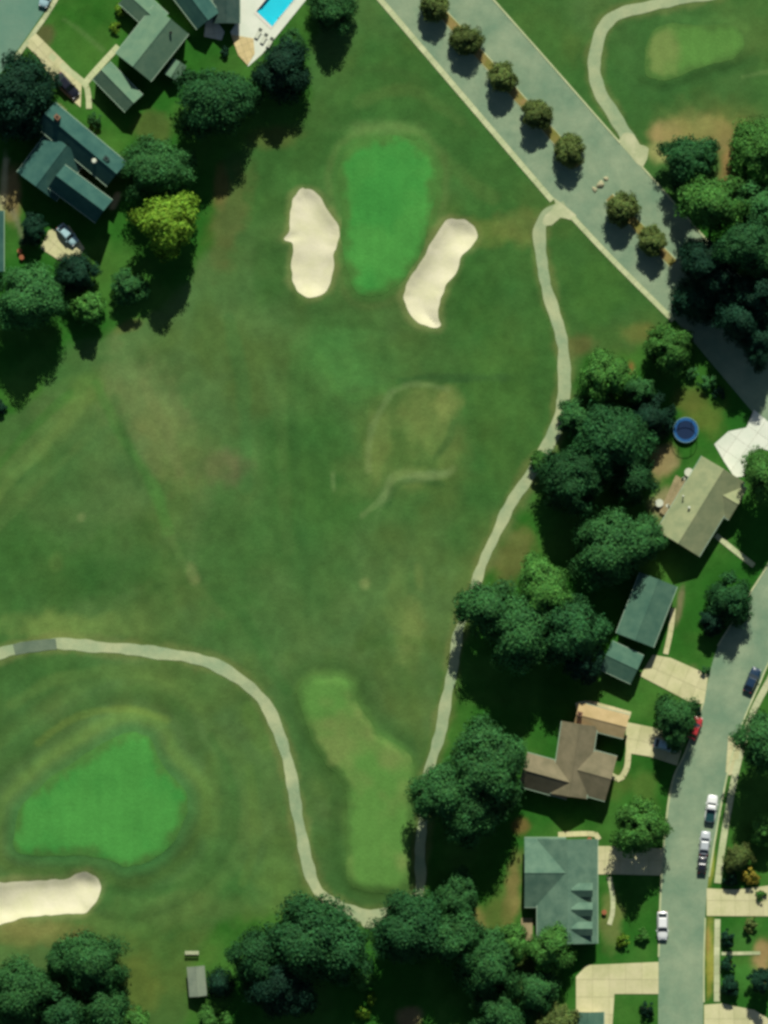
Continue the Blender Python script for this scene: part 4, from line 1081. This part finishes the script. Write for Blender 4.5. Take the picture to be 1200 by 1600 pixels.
def trunk_mesh(name, r, hc, seed):
    """trunk from 0 to the crown centre at hc, with limbs reaching into the crown"""
    g = random.Random(seed)
    m = MB()
    w = 0.05*r + 0.06
    m.tube([(0, 0, -0.2), (0, 0, 0.3), (0.05*r, 0.02*r, hc*0.5), (0.02*r, -0.03*r, hc*0.85), (0, 0, hc + 0.45*r)], [w*1.5, w*1.1, w*0.85, w*0.6, w*0.15], 9)
    for k in range(6):
        a = k*1.05 + g.uniform(-0.3, 0.3); z0 = hc*g.uniform(0.55, 0.85); s = g.uniform(0.5, 0.75)*r
        m.tube([(0.03*r, 0, z0), (math.cos(a)*s*0.5, math.sin(a)*s*0.5, z0 + 0.22*r), (math.cos(a)*s, math.sin(a)*s, hc + g.uniform(0.0, 0.3)*r)], [w*0.45, w*0.3, w*0.1], 6)
    return m.mesh(name, M_BARK, True)
CROWN = {}
def crown_of(kind, var, leaf):
    bk = (kind, var)
    if bk not in CROWN:
        spec = {'big': (6.5, 32000, 0.25, 1.25, 130, 'broad'), 'mid': (4.5, 17000, 0.22, 1.4, 90, 'broad'), 'small': (2.7, 8000, 0.18, 1.4, 50, 'broad'), 'street': (2.7, 10000, 0.18, 1.2, 70, 'round'),
                'shrub': (1.2, 1500, 0.12, 0.8, 16, 'broad'), 'conifer': (3.0, 5200, 0.18, 1.3, 46, 'conifer')}[kind]
        CROWN[bk] = crown_mesh('crown_' + kind, spec[0], spec[1], spec[2], 100 + 7*var + len(kind), spec[3], spec[4], spec[5])
        CROWN[bk].materials.append(LEAF['mid'])
    return CROWN[bk]
BASE_R = {'big': 6.5, 'mid': 4.5, 'small': 2.7, 'street': 2.7, 'shrub': 1.2, 'conifer': 3.0}
TAN_EL = math.tan(R(SUN_EL))
TRUNKS = {}
tcount = [0]
def tree(px, py, r, off, leaf, label, kind=None, group=None, sy=1.0):
    """r: crown radius, off: how far its shadow falls down the picture, both in photo pixels"""
    rm = r*S
    kind = kind or ('big' if rm > 5.2 else 'mid' if rm > 3.4 else 'small' if rm > 1.7 else 'shrub')
    i = tcount[0]; tcount[0] += 1
    var = i % {'big': 4, 'mid': 4, 'small': 3, 'street': 3, 'shrub': 3, 'conifer': 1}[kind]
    z0 = float(H([P(px, py)])[0])
    bush = kind == 'shrub'
    hc = max((off - 0.42*r)*S*TAN_EL, rm*(0.5 if bush else 0.68))
    name = 'shrub' if bush else 'tree'
    t = empty(name, PV(px, py, z0), random.uniform(0, 6.28), label, name, group)
    k = rm/BASE_R[kind]
    c = obj('foliage' if bush else 'crown', crown_of(kind, var, leaf), t, (0, 0, hc))
    c.scale = (k*1.07, k*1.07*sy, k)
    c.material_slots[0].link = 'OBJECT'; c.material_slots[0].material = LEAF[leaf]
    key = (kind, round(rm), round(hc))
    if key not in TRUNKS: TRUNKS[key] = trunk_mesh('trunk', rm, hc, i)
    obj('stem' if bush else 'trunk', TRUNKS[key], t)
    return t

g_st = 'street trees in the avenue median'
for x, y, r, s in ((678,10,25,'first from the top edge'), (729,63,25,'second from the top edge'), (784,122,25,'third from the top edge'), (838,180,25,'fourth from the top edge'),
                   (890,236,25,'next above the boulders'), (971,326,28,'next below the boulders'), (1019,377,24,'last and lowest of the row')):
    tree(x, y, r, 33, 'olive', 'olive street tree in the avenue median, ' + s, 'street', g_st)

TREES = [
 # upper left
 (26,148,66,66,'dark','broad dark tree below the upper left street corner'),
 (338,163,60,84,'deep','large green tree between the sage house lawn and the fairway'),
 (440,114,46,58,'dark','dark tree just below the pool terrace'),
 (520,16,38,42,'mid','round tree at the top edge right of the pool'),
 (240,266,50,46,'mid','wide green tree right of the teal roofed house'),
 (266,350,47,96,'yellow','tall yellow green tree at the edge of the fairway'),
 (48,468,54,92,'mid','tall leafy tree near the left edge with long shadow'),
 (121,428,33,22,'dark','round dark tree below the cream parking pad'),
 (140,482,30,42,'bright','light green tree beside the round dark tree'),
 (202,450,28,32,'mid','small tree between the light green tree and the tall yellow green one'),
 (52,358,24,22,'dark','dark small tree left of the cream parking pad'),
 (-2,634,14,12,'dark','dark shrub cut by the left edge below the tall leafy tree'),
 (456,70,22,14,'mid','green tree squeezed between pool terrace and the dark tree'),
 (188,14,11,8,'yellow','upper of two yellow shrubs left of the sage roofed house'),
 (180,44,10,7,'yellow','lower of two yellow shrubs left of the sage roofed house'),
 (150,188,13,8,'mid','green shrub at the foot of the walk behind the black car'),
 (350,82,9,7,'dark','dark shrub left of the tan stone terrace'),
 # upper right grove
 (1076,252,42,64,'deep','leftmost tree of the grove below the bare tan ground'),
 (1186,236,50,60,'bright','bright tree at the right edge beside the bare tan ground'),
 (1182,330,44,70,'mid','tree at the right edge in the middle of the grove'),
 (1114,322,46,125,'bright','bright tall tree in the middle of the grove'),
 (1158,388,46,150,'deep','tallest tree of the grove with the longest shadow'),
 (1192,404,36,130,'mid','grove tree at the right edge below the tallest one'),
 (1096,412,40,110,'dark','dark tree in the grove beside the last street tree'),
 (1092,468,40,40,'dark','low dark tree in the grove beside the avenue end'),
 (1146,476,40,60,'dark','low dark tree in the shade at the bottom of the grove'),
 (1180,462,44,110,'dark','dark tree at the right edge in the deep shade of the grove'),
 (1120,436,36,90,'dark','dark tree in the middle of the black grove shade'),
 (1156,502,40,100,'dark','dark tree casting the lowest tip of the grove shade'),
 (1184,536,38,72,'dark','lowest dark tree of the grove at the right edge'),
 (1046,545,38,32,'bright','bright round tree below the end of the avenue sidewalk'),
 (1103,596,15,10,'mid','shrub in the line between the lawn and the grove shade'),
 (1122,614,12,8,'dark','lowest shrub of the line above the white concrete pad'),
 (1082,584,12,8,'mid','uppermost shrub of the line above the trampoline'),
 # belt between the path and the houses
 (946,588,40,24,'bright','bright low tree right of the cart path bend'),
 (998,610,28,34,'mid','small tree between the bright low tree and the trampoline lawn'),
 (1018,654,34,40,'dark','dark tree left of the trampoline'),
 (898,654,28,22,'mid','small tree at the right edge of the cart path'),
 (955,690,60,66,'deep','large deep green tree in the belt left of the tan roofed house'),
 (894,752,54,78,'deep','large tree overhanging the cart path with its shadow beside the path'),
 (990,752,38,60,'deep','tree against the plank deck of the tan roofed house'),
 (846,722,19,12,'bright','small bright tree overhanging the cart path gap'),
 (952,858,62,80,'mid','broad tree above the sea green roofed house'),
 (1002,842,34,60,'mid','tree touching the lower left corner of the tan roof'),
 (766,950,46,100,'mid','leftmost tree of the dense belt beside the cart path'),
 (848,920,48,100,'bright','bright tree at the top of the dense belt'),
 (812,985,58,105,'mid','big tree in the middle of the dense belt with black shadow below'),
 (890,985,56,95,'deep','big tree of the dense belt left of the sea green roof'),
 (912,1036,30,66,'dark','dark tree between the dense belt and the sea green garage'),
 (756,1198,66,112,'mid','rounded big tree left of the brown roofed house'),
 (692,1238,48,108,'mid','tree leaning over the right side of the tee'),
 (782,1184,40,100,'mid','tree touching the west wing of the brown roofed house'),
 (738,1262,50,108,'mid','lower tree of the cluster left of the brown roofed house'),
 (714,1402,40,40,'mid','tree in the shade below the cluster by the tee'),
 # bottom
 (640,1448,58,105,'deep','big tree right of the joining cart paths at the bottom'),
 (708,1462,46,90,'mid','tree right of the big tree by the joining paths'),
 (762,1508,52,62,'mid','spreading tree at the bottom left of the aqua roofed house'),
 (800,1470,30,36,'bright','small bright tree beside the pale plank deck'),
 (860,1480,40,44,'bright','bright round tree covering the lower corner of the aqua roof'),
 (836,1548,36,44,'mid','tree left of the lowest cream driveway'),
 (776,1582,40,40,'mid','tree at the bottom edge below the spreading tree'),
 (870,1594,30,30,'olive','olive tree at the bottom edge left of the teal garage'),
 (484,1468,74,104,'deep','biggest tree at the bottom beside the cart path end'),
 (404,1494,48,84,'deep','left tree of the big bottom cluster'),
 (536,1486,46,100,'deep','right tree of the big bottom cluster'),
 (440,1540,50,90,'dark','dark tree at the bottom of the big bottom cluster'),
 (344,1536,24,34,'dark','narrow dark conifer between the grey shed and the bottom cluster'),
 (325,1592,20,10,'bright','bright shrub at the bottom edge below the grey shed'),
 (352,1592,13,8,'bright','small bright shrub at the bottom edge beside the other one'),
 (566,1582,12,8,'yellow','yellow green shrub at the bottom edge between the big clusters'),
 (582,1560,10,7,'yellow','small yellow green shrub above the other at the bottom'),
 (566,1530,17,14,'bright','green shrub between the two big bottom clusters'),
 (148,1504,52,48,'mid','upper tree of the lower left corner group'),
 (92,1502,28,36,'mid','small tree at the left of the upper corner tree'),
 (32,1550,54,54,'mid','tree at the left edge in the lower left corner group'),
 (98,1586,42,44,'deep','tree at the bottom edge in the lower left corner group'),
 (164,1576,44,46,'mid','lower right tree of the lower left corner group'),
 (212,1604,30,30,'bright','bright tree at the bottom edge right of the corner group'),
 # right side
 (1192,744,40,100,'bright','bright tree at the right edge beside the white pad'),
 (1140,936,38,26,'deep','dark tree overhanging the street below the pale walk'),
 (1112,972,22,16,'dark','small dark tree below the one overhanging the street'),
 (1054,1126,40,60,'mid','tree shading the cream driveway and the red car'),
 (1000,1292,44,76,'bright','bright tree left of the street above the shaded driveway'),
 (1192,1156,50,128,'mid','tree right of the sidewalk at the right edge'),
 (1194,1298,26,34,'bright','bright tree at the right edge below the shade'),
 (1152,1340,22,16,'olive','olive tree right of the sidewalk beside the silver car'),
 (1142,1372,14,9,'dark','dark shrub right of the sidewalk above the cream driveway'),
 (1172,1368,15,9,'gold','gold leaved shrub above the right driveway'),
 (1138,1464,14,9,'dark','dark shrub above the thin garden walk'),
 (1138,1507,14,9,'dark','dark shrub just below the thin garden walk'),
 (1140,1540,16,10,'dark','dark shrub at the lower end of the small right lawn'),
 (1174,1444,14,9,'olive','olive brown shrub on the small right lawn'),
 (1186,1530,22,40,'dark','dark tree at the right side of the small right lawn'),
 (1012,1576,14,10,'dark','dark shrub in the corner below the lowest left driveway'),
 (1089,1108,10,7,'dark','dark shrub at the kerb above the red car'),
 (1004,1460,13,8,'bright','bright shrub on the lawn left of the white car'),
 (974,1470,12,8,'yellow','yellowish shrub on the lawn below the dormers'),
 (1100,1046,9,6,'mid','shrub at the upper corner of the tan driveway by the street'),
 (1188,1400,10,7,'bright','small bright shrub on the edge of the right driveway'),
]
for x, y, r, off, leaf, label in TREES:
    tree(x, y, r, off, leaf, label, 'conifer' if 'conifer' in label else None, sy=random.uniform(0.88, 1.08))
